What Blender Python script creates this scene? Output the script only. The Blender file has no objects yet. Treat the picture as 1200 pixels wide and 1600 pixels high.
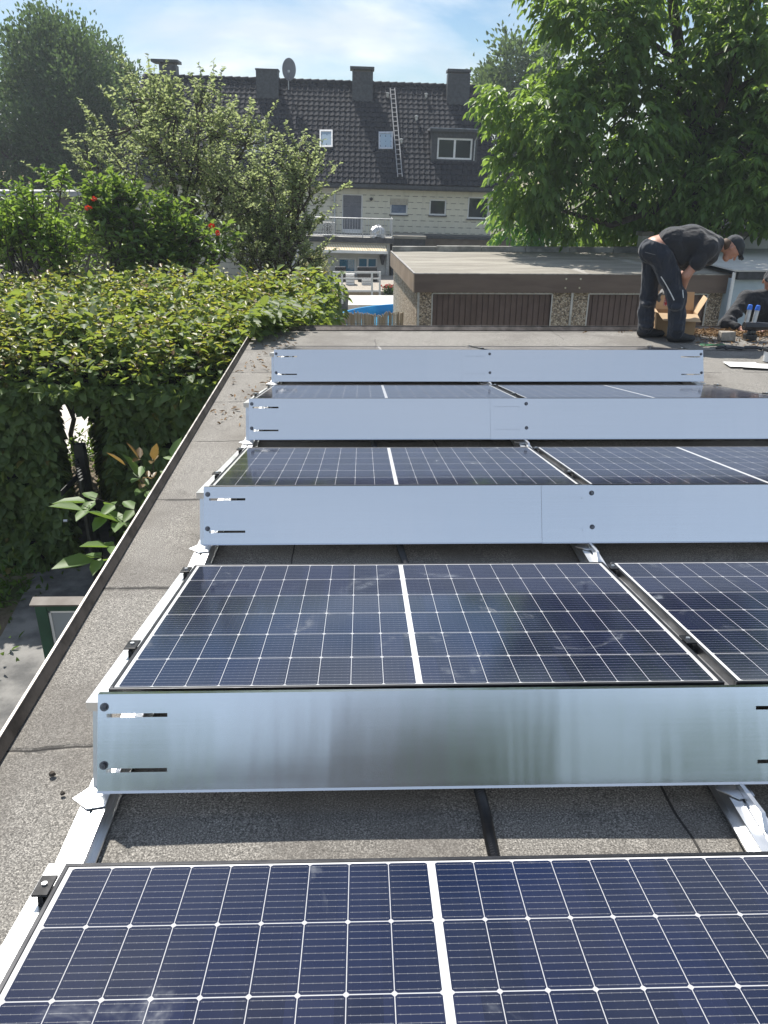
import bpy, math, random
import numpy as np
from mathutils import Vector, Matrix, noise
random.seed(7)
rng = np.random.default_rng(11)
scene = bpy.context.scene
COL = scene.collection
R = math.radians
PI = math.pi

# ------------------------------------------------------------------ camera
CP = np.array([0.7043, -1.7802, 1.6047])
YAW, PIT, ROL, FPX = 0.0298, 0.4076, 0.0069, 1205.9
FW = np.array([math.sin(YAW)*math.cos(PIT), math.cos(YAW)*math.cos(PIT), -math.sin(PIT)])
_r = np.array([math.cos(YAW), -math.sin(YAW), 0.0]); _u = np.cross(_r, FW)
RT = _r*math.cos(ROL) + _u*math.sin(ROL)
UP = -_r*math.sin(ROL) + _u*math.cos(ROL)
def ray(px, py): return FW + RT*(px-600)/FPX + UP*(800-py)/FPX
def aty(px, py, Y):
    d = ray(px, py); return CP + d*(Y-CP[1])/d[1]
def atz(px, py, z):
    d = ray(px, py); return CP + d*(z-CP[2])/d[2]
def atx(px, py, x):
    d = ray(px, py); return CP + d*(x-CP[0])/d[0]
cam = bpy.data.cameras.new('camera'); camo = bpy.data.objects.new('camera', cam); COL.objects.link(camo)
cam.sensor_fit = 'VERTICAL'; cam.sensor_height = 32; cam.sensor_width = 24; cam.lens = FPX/1600*32
cam.clip_end = 2000; cam.clip_start = 0.05
m = Matrix((RT, UP, -FW)).transposed().to_4x4(); m.translation = Vector(CP); camo.matrix_world = m
scene.camera = camo

# ------------------------------------------------------------------ light
SUN_EL, SUN_AZ = R(53), R(-23)          # azimuth clockwise from +Y
SD = Vector((math.sin(SUN_AZ)*math.cos(SUN_EL), math.cos(SUN_AZ)*math.cos(SUN_EL), math.sin(SUN_EL)))
sl = bpy.data.lights.new('sun', 'SUN'); sl.energy = 4.0; sl.angle = R(0.5); sl.color = (1.0, .95, .87)
so = bpy.data.objects.new('sun', sl); COL.objects.link(so); so.rotation_euler = SD.to_track_quat('Z', 'Y').to_euler(); so.location = (-20, 40, 60)

# ------------------------------------------------------------------ node helpers
class E:
    """a float socket with arithmetic"""
    def __init__(s, nt, sock): s.nt, s.k = nt, sock
    def _op(s, op, b=None, c=None):
        n = s.nt.nodes.new('ShaderNodeMath'); n.operation = op
        for i, v in enumerate((s, b, c)):
            if v is None: continue
            if isinstance(v, E): s.nt.links.new(v.k, n.inputs[i])
            else: n.inputs[i].default_value = v
        return E(s.nt, n.outputs[0])
    def __add__(s, b): return s._op('ADD', b)
    def __sub__(s, b): return s._op('SUBTRACT', b)
    def __mul__(s, b): return s._op('MULTIPLY', b)
    def __truediv__(s, b): return s._op('DIVIDE', b)
    def fr(s): return s._op('FRACT')
    def fl(s): return s._op('FLOOR')
    def ab(s): return s._op('ABSOLUTE')
    def lt(s, b): return s._op('LESS_THAN', b)
    def gt(s, b): return s._op('GREATER_THAN', b)
    def mn(s, b): return s._op('MINIMUM', b)
    def mx(s, b): return s._op('MAXIMUM', b)
    def mod(s, b): return s._op('FLOORED_MODULO', b)
    def cl(s): 
        x = s._op('ADD', 0.0); x.k.node.use_clamp = True; return x
    def smooth(s, a, b):
        n = s.nt.nodes.new('ShaderNodeMapRange'); n.interpolation_type = 'SMOOTHSTEP'
        s.nt.links.new(s.k, n.inputs[0]); n.inputs[1].default_value = a; n.inputs[2].default_value = b
        return E(s.nt, n.outputs[0])
class Mat:
    def __init__(s, name):
        s.m = bpy.data.materials.new(name); s.m.use_nodes = True; s.nt = s.m.node_tree
        s.b = s.nt.nodes['Principled BSDF']; s.out = s.nt.nodes['Material Output']
    def new(s, t): return s.nt.nodes.new(t)
    def co(s, which='Object'):
        n = s.new('ShaderNodeTexCoord'); return n.outputs[which]
    def xyz(s, which='Object'):
        n = s.new('ShaderNodeSeparateXYZ'); s.nt.links.new(s.co(which), n.inputs[0])
        return [E(s.nt, o) for o in n.outputs]
    def noise(s, scale, detail=4, rough=.55, stretch=None, which='Object', dist=0.0, vary=False):
        n = s.new('ShaderNodeTexNoise'); n.inputs['Scale'].default_value = scale
        n.inputs['Detail'].default_value = detail; n.inputs['Roughness'].default_value = rough; n.inputs['Distortion'].default_value = dist
        src = s.co(which)
        if vary:
            oi_ = s.new('ShaderNodeObjectInfo'); va = s.new('ShaderNodeVectorMath'); va.operation = 'MULTIPLY_ADD'; s.nt.links.new(oi_.outputs['Random'], va.inputs[0]); va.inputs[1].default_value = (57, 31, 11); s.nt.links.new(src, va.inputs[2]); src = va.outputs[0]
        if stretch:
            mp = s.new('ShaderNodeMapping'); mp.inputs['Scale'].default_value = stretch
            s.nt.links.new(src, mp.inputs[0]); src = mp.outputs[0]
        s.nt.links.new(src, n.inputs['Vector']); return E(s.nt, n.outputs[0])
    def voro(s, scale, feature='F1', out='Distance'):
        n = s.new('ShaderNodeTexVoronoi'); n.feature = feature; n.inputs['Scale'].default_value = scale
        s.nt.links.new(s.co(), n.inputs['Vector']); return n.outputs[out]
    def mix(s, f, a, b):
        n = s.new('ShaderNodeMix'); n.data_type = 'RGBA'
        if isinstance(f, E): s.nt.links.new(f.k, n.inputs[0])
        else: n.inputs[0].default_value = f
        for i, v in ((6, a), (7, b)):
            if isinstance(v, tuple): n.inputs[i].default_value = (*v, 1)
            else: s.nt.links.new(v, n.inputs[i])
        return n.outputs[2]
    def ramp(s, f, stops):
        n = s.new('ShaderNodeValToRGB'); cr = n.color_ramp
        while len(cr.elements) < len(stops): cr.elements.new(.5)
        for e, (p, c) in zip(cr.elements, stops): e.position = p; e.color = (*c, 1)
        s.nt.links.new(f.k if isinstance(f, E) else f, n.inputs[0]); return n.outputs[0]
    def set(s, key, v):
        i = s.b.inputs[key]
        if isinstance(v, E): s.nt.links.new(v.k, i)
        elif isinstance(v, tuple): i.default_value = (*v, 1) if i.type == 'RGBA' else v
        elif isinstance(v, (int, float)): i.default_value = v
        else: s.nt.links.new(v, i)
        return s
    def bump(s, h, strength=.3, dist=.01):
        n = s.new('ShaderNodeBump'); n.inputs['Strength'].default_value = strength; n.inputs['Distance'].default_value = dist
        s.nt.links.new(h.k if isinstance(h, E) else h, n.inputs['Height']); s.nt.links.new(n.outputs[0], s.b.inputs['Normal']); return s
def pm(name, c1, c2=None, scale=6.0, rough=.6, metal=0.0, bump=0.0, bscale=60.0, bdist=.004, spec=.5, lo=.35, hi=.65, stretch=None):
    M = Mat(name)
    if c2 is None: c2 = tuple(min(1, v*1.25) for v in c1); c1 = tuple(v*.85 for v in c1)
    n = M.noise(scale, 6, .6, stretch)
    M.set('Base Color', M.mix(n.smooth(lo, hi), c1, c2)); M.set('Metallic', metal); M.set('Specular IOR Level', spec)
    M.set('Roughness', M.noise(scale*2.3, 3)*.25 + (rough-.12))
    if bump: M.bump(M.noise(bscale, 5, .6, stretch), bump, bdist)
    return M.m

# ------------------------------------------------------------------ object helpers
ORG = {}
def thing(name, label, cat, loc=(0, 0, 0), group=None):
    o = bpy.data.objects.new(name, None); COL.objects.link(o); o.location = loc; o.empty_display_size = .2
    o['label'] = label; o['category'] = cat
    if group: o['group'] = group
    ORG[o.name] = Vector(loc); return o
def tag(o, label, cat, group=None):
    o['label'] = label; o['category'] = cat
    if group: o['group'] = group
    return o
def dup(root, loc, label=None):
    r = root.copy(); COL.objects.link(r); r.location = loc
    if label: r['label'] = label
    for ch in list(root.children):
        c = ch.copy(); COL.objects.link(c); c.parent = r
        for g in ch.children:
            d = g.copy(); COL.objects.link(d); d.parent = c
    return r
def rootof(p):
    while p.parent: p = p.parent
    return p
class MB:
    def __init__(s): s.v = []; s.f = []; s.mi = []
    def add(s, vs, fs, mi=0):
        o = len(s.v); s.v += [tuple(map(float, v)) for v in vs]
        for f in fs: s.f.append(tuple(o+i for i in f)); s.mi.append(mi)
        return s
    def box(s, a, b, mi=0):
        x0, y0, z0 = [min(p, q) for p, q in zip(a, b)]; x1, y1, z1 = [max(p, q) for p, q in zip(a, b)]
        return s.add([(x0,y0,z0),(x1,y0,z0),(x1,y1,z0),(x0,y1,z0),(x0,y0,z1),(x1,y0,z1),(x1,y1,z1),(x0,y1,z1)],
              [(0,3,2,1),(4,5,6,7),(0,1,5,4),(1,2,6,5),(2,3,7,6),(3,0,4,7)], mi)
    def hexa(s, lo, hi, mi=0):   # 4 lower + 4 upper points (ccw from above)
        return s.add(list(lo)+list(hi), [(0,3,2,1),(4,5,6,7),(0,1,5,4),(1,2,6,5),(2,3,7,6),(3,0,4,7)], mi)
    def bar(s, p, q, w, h=None, up=(0,0,1), mi=0):
        h = h or w; p = Vector(p); q = Vector(q); d = (q-p).normalized(); u = Vector(up)
        if abs(d.dot(u)) > .98: u = Vector((0, 1, 0))
        r = d.cross(u).normalized(); u = r.cross(d)
        c = [(-1,-1),(1,-1),(1,1),(-1,1)]
        return s.hexa([p + r*(a*w/2) + u*(b*h/2) for a, b in c], [q + r*(a*w/2) + u*(b*h/2) for a, b in c], mi)
    def tube(s, path, rad, n=8, mi=0, caps=True):
        P = [Vector(p) for p in path]
        if not hasattr(rad, '__len__'): rad = [rad]*len(P)
        o = len(s.v); ref = None
        for i, p in enumerate(P):
            t = (P[min(i+1, len(P)-1)] - P[max(i-1, 0)]); t = t.normalized() if t.length > 1e-9 else Vector((0,0,1))
            if ref is None: ref = Vector((0,0,1)) if abs(t.z) < .9 else Vector((1,0,0))
            a = (ref - t*ref.dot(t)).normalized(); ref = a; b = t.cross(a)
            for j in range(n):
                th = 2*PI*j/n; s.v.append(tuple(p + (a*math.cos(th) + b*math.sin(th))*rad[i]))
        for i in range(len(P)-1):
            for j in range(n):
                k = (j+1) % n; s.f.append((o+i*n+j, o+i*n+k, o+(i+1)*n+k, o+(i+1)*n+j)); s.mi.append(mi)
        if caps:
            s.f.append(tuple(o+j for j in reversed(range(n)))); s.mi.append(mi)
            e = o+(len(P)-1)*n; s.f.append(tuple(e+j for j in range(n))); s.mi.append(mi)
        return s
    def lathe(s, c, prof, n=20, mi=0, axis='z'):
        o = len(s.v)
        for r, z in prof:
            for j in range(n):
                th = 2*PI*j/n; a, b = r*math.cos(th), r*math.sin(th)
                p = (a, b, z) if axis == 'z' else (a, z, b)
                s.v.append((c[0]+p[0], c[1]+p[1], c[2]+p[2]))
        for i in range(len(prof)-1):
            for j in range(n):
                k = (j+1) % n; s.f.append((o+i*n+j, o+i*n+k, o+(i+1)*n+k, o+(i+1)*n+j)); s.mi.append(mi)
        return s
    def build(s, name, mats, parent=None, smooth=False, bevel=0, world=True, kind=None):
        me = bpy.data.meshes.new(name)
        off = ORG.get(rootof(parent).name, Vector()) if (parent is not None and world) else Vector()
        me.from_pydata([(x-off.x, y-off.y, z-off.z) for x, y, z in s.v], [], s.f)
        if not isinstance(mats, (list, tuple)): mats = [mats]
        for mm in mats: me.materials.append(mm)
        if len(mats) > 1: me.polygons.foreach_set('material_index', s.mi)
        if smooth: me.polygons.foreach_set('use_smooth', [True]*len(s.f))
        me.update()
        o = bpy.data.objects.new(name, me); COL.objects.link(o)
        if parent is not None: o.parent = parent
        if bevel:
            b = o.modifiers.new('bevel', 'BEVEL'); b.width = bevel; b.segments = 2; b.limit_method = 'ANGLE'; b.angle_limit = R(40)
        if kind: o['kind'] = kind
        return o
def np_mesh(name, V, F, mat, parent=None, smooth=False, kind=None):
    off = ORG.get(rootof(parent).name, Vector()) if parent is not None else Vector()
    V = np.asarray(V, np.float32) - np.array(off, np.float32); F = np.asarray(F, np.int32)
    me = bpy.data.meshes.new(name); me.vertices.add(len(V)); me.vertices.foreach_set('co', V.ravel())
    n = F.shape[1]; me.loops.add(F.size); me.loops.foreach_set('vertex_index', F.ravel())
    me.polygons.add(len(F)); me.polygons.foreach_set('loop_start', np.arange(0, F.size, n, dtype=np.int32))
    me.polygons.foreach_set('loop_total', np.full(len(F), n, np.int32))
    if smooth: me.polygons.foreach_set('use_smooth', np.ones(len(F), bool))
    me.materials.append(mat); me.update(calc_edges=True); me.validate()
    o = bpy.data.objects.new(name, me); COL.objects.link(o)
    if parent is not None: o.parent = parent
    if kind: o['kind'] = kind
    return o
def wall_holes(mb, x0, x1, z0, z1, holes, y, depth, mi=0):
    """front wall at plane y facing -y with rectangular openings and reveals going back by depth"""
    xs = sorted({x0, x1, *[h[0] for h in holes], *[h[2] for h in holes]}); zs = sorted({z0, z1, *[h[1] for h in holes], *[h[3] for h in holes]})
    for a, b in zip(xs, xs[1:]):
        for c, d in zip(zs, zs[1:]):
            mx, mz = (a+b)/2, (c+d)/2
            if any(h[0] < mx < h[2] and h[1] < mz < h[3] for h in holes): continue
            mb.add([(a,y,c),(b,y,c),(b,y,d),(a,y,d)], [(0,1,2,3)], mi)
    for h in holes:
        a, c, b, d = h; Y = y+depth
        mb.add([(a,y,c),(b,y,c),(b,y,d),(a,y,d),(a,Y,c),(b,Y,c),(b,Y,d),(a,Y,d)], [(0,4,5,1),(1,5,6,2),(2,6,7,3),(3,7,4,0)], mi)

# ------------------------------------------------------------------ leaves
def unit(a): return a/np.maximum(np.linalg.norm(a, axis=-1, keepdims=True), 1e-9)
def leaf_arrays(P, T, N, L, W, fold=.25, curl=.12):
    P = np.asarray(P, float); n = len(P); T = unit(T); N = N - T*(N*T).sum(1, keepdims=True); N = unit(N); S = np.cross(T, N)
    L = np.broadcast_to(L, n)[:, None]; W = np.broadcast_to(W, n)[:, None]
    up = N*W*fold
    v0 = P; tip = P + T*L - N*L*curl
    l1 = P + T*L*.34 + S*W*.5 + up; l2 = P + T*L*.70 + S*W*.38 + up*.8 - N*L*curl*.4
    r1 = P + T*L*.34 - S*W*.5 + up; r2 = P + T*L*.70 - S*W*.38 + up*.8 - N*L*curl*.4
    V = np.stack([v0, l1, l2, tip, r2, r1], 1).reshape(-1, 3)
    b = (np.arange(n)*6)[:, None]
    F = np.concatenate([b+np.array([0,3,2,1]), b+np.array([0,5,4,3])], 1).reshape(-1, 4)
    return V, F
def rdir(n): return unit(rng.normal(size=(n, 3)))
def leaf_mat(name, dark, light, trans, tf=.4, rough=.45, hue=None, spec=.4):
    M = Mat(name); g = M.new('ShaderNodeNewGeometry'); rp = E(M.nt, g.outputs['Random Per Island'])
    big = M.noise(1.3, 2)
    f = (rp*.75 + big*.5 - .12).cl()
    c = M.mix(f, dark, light)
    if hue: c = M.mix((rp*7.13).fr().gt(hue[1]), c, hue[0])
    M.set('Base Color', c); M.set('Roughness', rough); M.set('Specular IOR Level', spec)
    t = M.new('ShaderNodeBsdfTranslucent'); tc = M.mix(f, tuple(v*.65 for v in trans), trans)
    M.nt.links.new(tc, t.inputs[0])
    mx = M.new('ShaderNodeMixShader'); mx.inputs[0].default_value = tf
    M.nt.links.new(M.b.outputs[0], mx.inputs[1]); M.nt.links.new(t.outputs[0], mx.inputs[2]); M.nt.links.new(mx.outputs[0], M.out.inputs[0])
    return M.m
def clump_crown(blobs, per, cr, L, W, droop=.3, shell=.45, gap=.38, gscale=.6, upright=0.0, flat=1.0):
    """blobs: (center, (rx,ry,rz), nclumps). returns leaf arrays and clump centres"""
    PP, TT, NN, CC = [], [], [], []
    for c, r, n in blobs:
        c = np.array(c); r = np.array(r)
        d = rdir(n); rad = 1 - shell*rng.random(n)**1.6
        ctr = c + d*r*rad[:, None]
        keep = np.array([noise.noise(Vector(p)*gscale) > gap-.5 for p in ctr]); ctr = ctr[keep]; d = d[keep]
        if len(ctr) == 0: continue
        CC.append(ctr)
        k = rng.integers(int(per*.6), int(per*1.4)+1, len(ctr)); idx = np.repeat(np.arange(len(ctr)), k)
        off = rng.normal(size=(len(idx), 3))*cr*np.array([1, 1, flat])
        PP.append(ctr[idx]+off); out = unit(d[idx]*.8 + off/cr*.5)
        TT.append(out + rdir(len(idx))*.7 + np.array([0, 0, upright-droop])); NN.append(rdir(len(idx))*.8 + np.array([0, 0, 1.0]) + out*.5)
    P = np.concatenate(PP); T = np.concatenate(TT); N = np.concatenate(NN)
    s = rng.uniform(.65, 1.25, len(P))
    V, F = leaf_arrays(P, T, N, L*s, W*s)
    return V, F, np.concatenate(CC)
def limb_path(a, b, n=6, wob=.08, sag=0.0):
    a = Vector(a); b = Vector(b); L = (b-a).length; out = []
    for i in range(n+1):
        t = i/n; p = a.lerp(b, t); k = math.sin(PI*t)
        p += Vector((random.uniform(-1, 1), random.uniform(-1, 1), random.uniform(-1, 1)))*wob*L*k*.5 + Vector((0, 0, sag*L*k)); out.append(p)
    return out
def ground_z(y): return -2.6 if y < 9 else (-2.6 - (y-9)*1.1/28 if y < 37 else -3.7)
# ------------------------------------------------------------------ world: sky + thin clouds
w = bpy.data.worlds.new('World'); scene.world = w; w.use_nodes = True; nt = w.node_tree
bg = nt.nodes['Background']; sky = nt.nodes.new('ShaderNodeTexSky'); sky.sky_type = 'NISHITA'; sky.sun_disc = False
sky.sun_elevation = SUN_EL; sky.sun_rotation = SUN_AZ; sky.air_density = 1.0; sky.dust_density = .6; sky.ozone_density = 1.2
tc = nt.nodes.new('ShaderNodeTexCoord')
mp = nt.nodes.new('ShaderNodeMapping'); mp.inputs['Scale'].default_value = (1, 1, 3.2); mp.inputs['Location'].default_value = (.35, .1, .2)
nt.links.new(tc.outputs['Generated'], mp.inputs[0])
cn = nt.nodes.new('ShaderNodeTexNoise'); cn.inputs['Scale'].default_value = 3.6; cn.inputs['Detail'].default_value = 9; cn.inputs['Roughness'].default_value = .52; cn.inputs['Distortion'].default_value = .35
nt.links.new(mp.outputs[0], cn.inputs['Vector'])
cr = nt.nodes.new('ShaderNodeValToRGB'); cr.color_ramp.elements[0].position = .41; cr.color_ramp.elements[0].color = (0.0,)*3+(1,)
cr.color_ramp.elements[1].position = .62; cr.color_ramp.elements[1].color = (.9,)*3+(1,)
nt.links.new(cn.outputs[0], cr.inputs[0])
mx = nt.nodes.new('ShaderNodeMix'); mx.data_type = 'RGBA'; sxyz = nt.nodes.new('ShaderNodeSeparateXYZ'); nt.links.new(tc.outputs['Generated'], sxyz.inputs[0])
msk = E(nt, sxyz.outputs[1]).smooth(-.35, .45); cf = (E(nt, cr.outputs[0])*msk).mx((msk*-1.0+1.0)*.34); nt.links.new(cf.k, mx.inputs[0])
hs = nt.nodes.new('ShaderNodeHueSaturation'); nt.links.new((msk*.30+1.0).k, hs.inputs['Saturation']); nt.links.new((msk*-.30+.88).k, hs.inputs['Value']); nt.links.new(sky.outputs[0], hs.inputs['Color'])
nt.links.new(hs.outputs[0], mx.inputs[6]); cn2 = nt.nodes.new('ShaderNodeTexNoise'); cn2.inputs['Scale'].default_value = 5.5; cn2.inputs['Detail'].default_value = 6; nt.links.new(mp.outputs[0], cn2.inputs['Vector'])
cc = nt.nodes.new('ShaderNodeMix'); cc.data_type = 'RGBA'; nt.links.new(E(nt, cn2.outputs[0]).smooth(.42, .6).k, cc.inputs[0]); cc.inputs[6].default_value = (4.2, 4.7, 5.1, 1); cc.inputs[7].default_value = (5.6, 5.9, 6.1, 1); nt.links.new(cc.outputs[2], mx.inputs[7])
nt.links.new(mx.outputs[2], bg.inputs[0]); bg.inputs[1].default_value = .1
scene.view_settings.view_transform = 'Standard'; scene.view_settings.look = 'None'; scene.view_settings.exposure = 0.95; scene.view_settings.gamma = 1.0
scene.cycles.max_bounces = 8; scene.cycles.transparent_max_bounces = 8

# ------------------------------------------------------------------ materials
M = Mat('bitumen'); sp = M.noise(210, 3, .75); md = M.noise(30, 5, .7); bgn = M.noise(1.7, 5, .6); x, y, z = M.xyz()
seam = ((y*1.0 + M.noise(1.6, 3)*.10 + M.noise(14, 2)*.014 + .31).fr() - .5).ab()
seamx = ((x*.31 + M.noise(1.1, 3)*.05 + (y+.31).fl()*.37).fr() - .5).ab()
gr = M.ramp(sp, [(.32, (.036, .034, .032)), (.45, (.135, .128, .116)), (.55, (.245, .232, .21)), (.68, (.54, .51, .465))])
c = M.mix(bgn.smooth(.42, .66)*.6, gr, (.11, .10, .09)); c = M.mix(md.smooth(.5, .72)*.4, c, (.24, .23, .21))
c = M.mix(M.noise(3.2, 6, .7).smooth(.6, .72)*.45, c, (.05, .046, .04))
dark = (seam.lt(.0045)*M.noise(2.3, 2).gt(.42)).mx(seamx.lt(.0011))
lapn = M.noise(5, 3); bleed = seam.lt(.016)*lapn.gt(.52); c = M.mix(bleed*.55, c, (.035, .033, .031)); edge = (x + y*.018 + .392).smooth(.16, .02)*M.noise(3.5, 5, .7).smooth(.38, .6); c = M.mix(edge*.55, c, (.06, .055, .045))
M.set('Base Color', M.mix(dark*.85, c, (.012, .011, .011))); M.set('Roughness', .85); M.set('Specular IOR Level', .35)
M.bump(sp + seam.smooth(0, .02)*3.0 + bgn*2.5, .45, .006); m_bit = M.m
m_trim = pm('weathered_edge_metal', (.05, .043, .038), (.12, .105, .095), 9, .5, .6, .15, 80)
m_garwall = pm('garage_render', (.30, .29, .27), (.38, .36, .33), 3, .9, 0, .3, 90)
# photovoltaic glass
M = Mat('solar_cells'); x, y, z = M.xyz(); u = (x-.861).ab() - .0085; cp = .0923; ph = .1840
fu = ((u/cp).fr()*cp - cp/2).ab()       # distance from column centre
v = y + .552; fv = ((v/ph).fr()*ph - ph/2).ab()
du = fu*-1.0 + cp/2; dv = fv*-1.0 + ph/2     # distance to cell edges
gap = du.lt(.0009).mx(dv.lt(.0013)).mx((du+dv).lt(.0075))
outer = u.lt(0.0).mx(u.gt(cp*9)).mx(y.ab().gt(.5505))
bus = (((v/ph).fr()*10).fr() - .5).ab().lt(.028)*du.gt(.004)
pad = (((v/ph).fr()*10).fr() - .5).ab().lt(.10)*((((u/cp).fr()*5).fr()-.5).ab().lt(.035))*du.gt(.003)
rnd = M.noise(3.0, 2); cid = M.new('ShaderNodeTexWhiteNoise'); cid.noise_dimensions = '3D'
cv = M.new('ShaderNodeCombineXYZ'); M.nt.links.new((x/cp).fl().k, cv.inputs[0]); M.nt.links.new((v/ph).fl().k, cv.inputs[1]); oi = M.new('ShaderNodeObjectInfo'); M.nt.links.new(oi.outputs['Random'], cv.inputs[2])
M.nt.links.new(cv.outputs[0], cid.inputs[0])
cell = M.mix(E(M.nt, cid.outputs['Value']), (.0045, .0075, .025), (.008, .012, .038))
c = M.mix(bus*.8, cell, (.20, .20, .205)); c = M.mix(pad*.16, c, (.4, .4, .4))
c = M.mix(gap, c, (.42, .42, .43)); c = M.mix(outer, c, (.62, .62, .62))
dirt = M.noise(4.2, 5, .6, dist=.8, vary=True).smooth(.615, .74)*M.noise(25, 3, vary=True).smooth(.25, .7)
dust = M.noise(2.0, 5, .65, vary=True).smooth(.4, .75)*.05 + ((y*-1.0)-.44).mx(0.0)*M.noise(9, 4, vary=True)*.8
c = M.mix((dirt*.24 + dust*.4).cl(), c, (.42, .45, .48))
M.set('Base Color', c); M.set('Roughness', dirt*.25 + M.noise(7, 4)*.06 + .055); M.set('Specular IOR Level', .55); M.set('Coat Weight', .0)
M.bump(M.noise(900, 1), .02, .001); m_cells = M.m
m_frame = pm('anodised_frame', (.035, .036, .04), (.055, .056, .06), 8, .38, .85)
M = Mat('brushed_aluminium'); st = M.noise(1.0, 6, .75, (1.2, 260, 260)); bl = M.noise(2.2, 4, .6)
M.set('Base Color', M.mix(st, (.76, .77, .78), (.86, .87, .88))); M.set('Metallic', 1.0)
M.set('Roughness', bl*.10 + st*.05 + .105); M.set('Anisotropic', .82)
cx = M.new('ShaderNodeCombineXYZ'); cx.inputs[0].default_value = 1.0; M.nt.links.new(cx.outputs[0], M.b.inputs['Tangent'])
M.bump(M.noise(1.0, 3, .55, (4.5, .5, .5))*1.0 + M.noise(1.4, 2, .5)*.5, .15, .03); m_alu = M.m
m_rail = pm('mill_aluminium', (.72, .73, .74), (.84, .85, .86), 5, .36, 1.0, .05, 200)
m_bolt = pm('dark_steel', (.10, .10, .11), (.22, .22, .23), 60, .35, 1.0)
m_clamp = pm('black_clamp', (.012, .012, .013), (.03, .03, .032), 30, .4, .6)
m_black = pm('black_plastic', (.018, .018, .020), (.032, .032, .035), 20, .34)
m_concrete = pm('path_concrete', (.085, .085, .085), (.23, .225, .215), 2.1, .9, 0, .4, 40, .01)  # base kept dark to stand for shade on the path; mottling is stains
M = Mat('ground_earth'); a = M.noise(.5, 6, .65); b2 = M.noise(18, 5)
M.set('Base Color', M.mix(a.smooth(.4, .6), M.mix(b2, (.035, .055, .015), (.07, .10, .03)), M.mix(b2, (.12, .09, .06), (.2, .16, .12)))); M.set('Roughness', .95); M.bump(b2, .6, .05); m_ground = M.m
m_bark = pm('bark', (.035, .028, .022), (.09, .075, .06), 14, .9, 0, .6, 40, .02, stretch=(1, 1, .3))
m_white = pm('white_paint', (.72, .72, .71), (.82, .82, .81), 4, .5)
m_offwhite = pm('render_white', (.48, .47, .45), (.56, .55, .52), 1.5, .85, 0, .2, 60)
M = Mat('dark_glass'); M.set('Base Color', M.mix(M.noise(.9, 3), (.012, .016, .018), (.03, .04, .045))); M.set('Roughness', .03); M.set('Specular IOR Level', .8); M.bump(M.noise(1.2, 2), .04, .02); m_glass = M.m
m_darkslate = pm('slate_cladding', (.022, .025, .032), (.045, .05, .06), 9, .55, 0, .2, 30)
m_wood = pm('pale_wood', (.42, .31, .18), (.58, .45, .28), 5, .7, 0, .2, 50, stretch=(1, 12, 1))
m_galv = pm('galvanised', (.42, .43, .44), (.55, .56, .57), 12, .45, .8)
M = Mat('pebble_dash'); vd = M.voro(38, out='Color'); vz = E(M.nt, M.voro(38)); sx = M.new('ShaderNodeSeparateColor'); M.nt.links.new(vd, sx.inputs[0])
c = M.ramp(E(M.nt, sx.outputs[0]), [(0, (.10, .08, .06)), (.4, (.42, .32, .22)), (.75, (.64, .52, .38)), (1, (.78, .68, .55))])
M.set('Base Color', M.mix(vz.smooth(.3, .6)*.5, c, (.07, .06, .05))); M.set('Roughness', .8); M.bump(vz*-1.0, .9, .012); m_pebble = M.m
m_fascia = pm('brown_fascia', (.105, .072, .056), (.145, .103, .080), 2.2, .55, 0, .05, 20, stretch=(.4, 1, 3))
m_fascia_side = pm('tan_fascia', (.26, .19, .14), (.34, .26, .19), 2.0, .6)
m_gdoor = pm('brown_door_metal', (.105, .070, .060), (.14, .096, .084), 3, .5, .2, .05, 30)
M = Mat('felt_roof'); a = M.noise(.8, 6, .7, (.5, 2.4, 1)); b2 = M.noise(26, 4); s2 = M.noise(240, 2)
c = M.mix(a.smooth(.35, .68), (.22, .20, .17), (.37, .345, .295)); c = M.mix(b2*.35, c, (.12, .12, .10)); c = M.mix(M.noise(.6, 5, .7, (1.6, .3, 1)).smooth(.58, .7)*.5, c, (.52, .50, .47))
M.set('Base Color', c); M.set('Roughness', .95); M.bump(s2, .5, .006); m_felt = M.m
m_coping = pm('concrete_coping', (.15, .15, .14), (.34, .335, .31), 2.5, .9, 0, .3, 40)
M = Mat('reed'); gi = M.new('ShaderNodeNewGeometry'); M.set('Base Color', M.mix(E(M.nt, gi.outputs['Random Per Island'])*.8 + M.noise(3, 3)*.2, (.36, .29, .20), (.58, .51, .40))); M.set('Roughness', .8); m_reed = M.m
m_poolwall = pm('pool_liner', (.02, .28, .58), (.05, .40, .70), 1.6, .4)
M = Mat('pool_water'); M.set('Base Color', M.mix(M.noise(2, 3), (.03, .30, .55), (.10, .45, .68))); M.set('Roughness', .05); M.bump(M.noise(5, 3), .3, .03); m_water = M.m
m_blue = pm('blue_tarp', (.06, .30, .62), (.14, .45, .75), 5, .5)

# ------------------------------------------------------------------ ground
mb = MB(); xs = np.concatenate([[-600, -200, -80], np.arange(-40, 41, 4), [80, 200, 600]]); ys = np.concatenate([[-600, -150, -50], np.arange(-20, 61, 2.0), [90, 200, 700]])
V = [(x, y, ground_z(y)) for y in ys for x in xs]; nx = len(xs)
F = [(j*nx+i, j*nx+i+1, (j+1)*nx+i+1, (j+1)*nx+i) for j in range(len(ys)-1) for i in range(nx-1)]
mb.add(V, F); mb.build('ground', m_ground, kind='structure')
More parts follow.
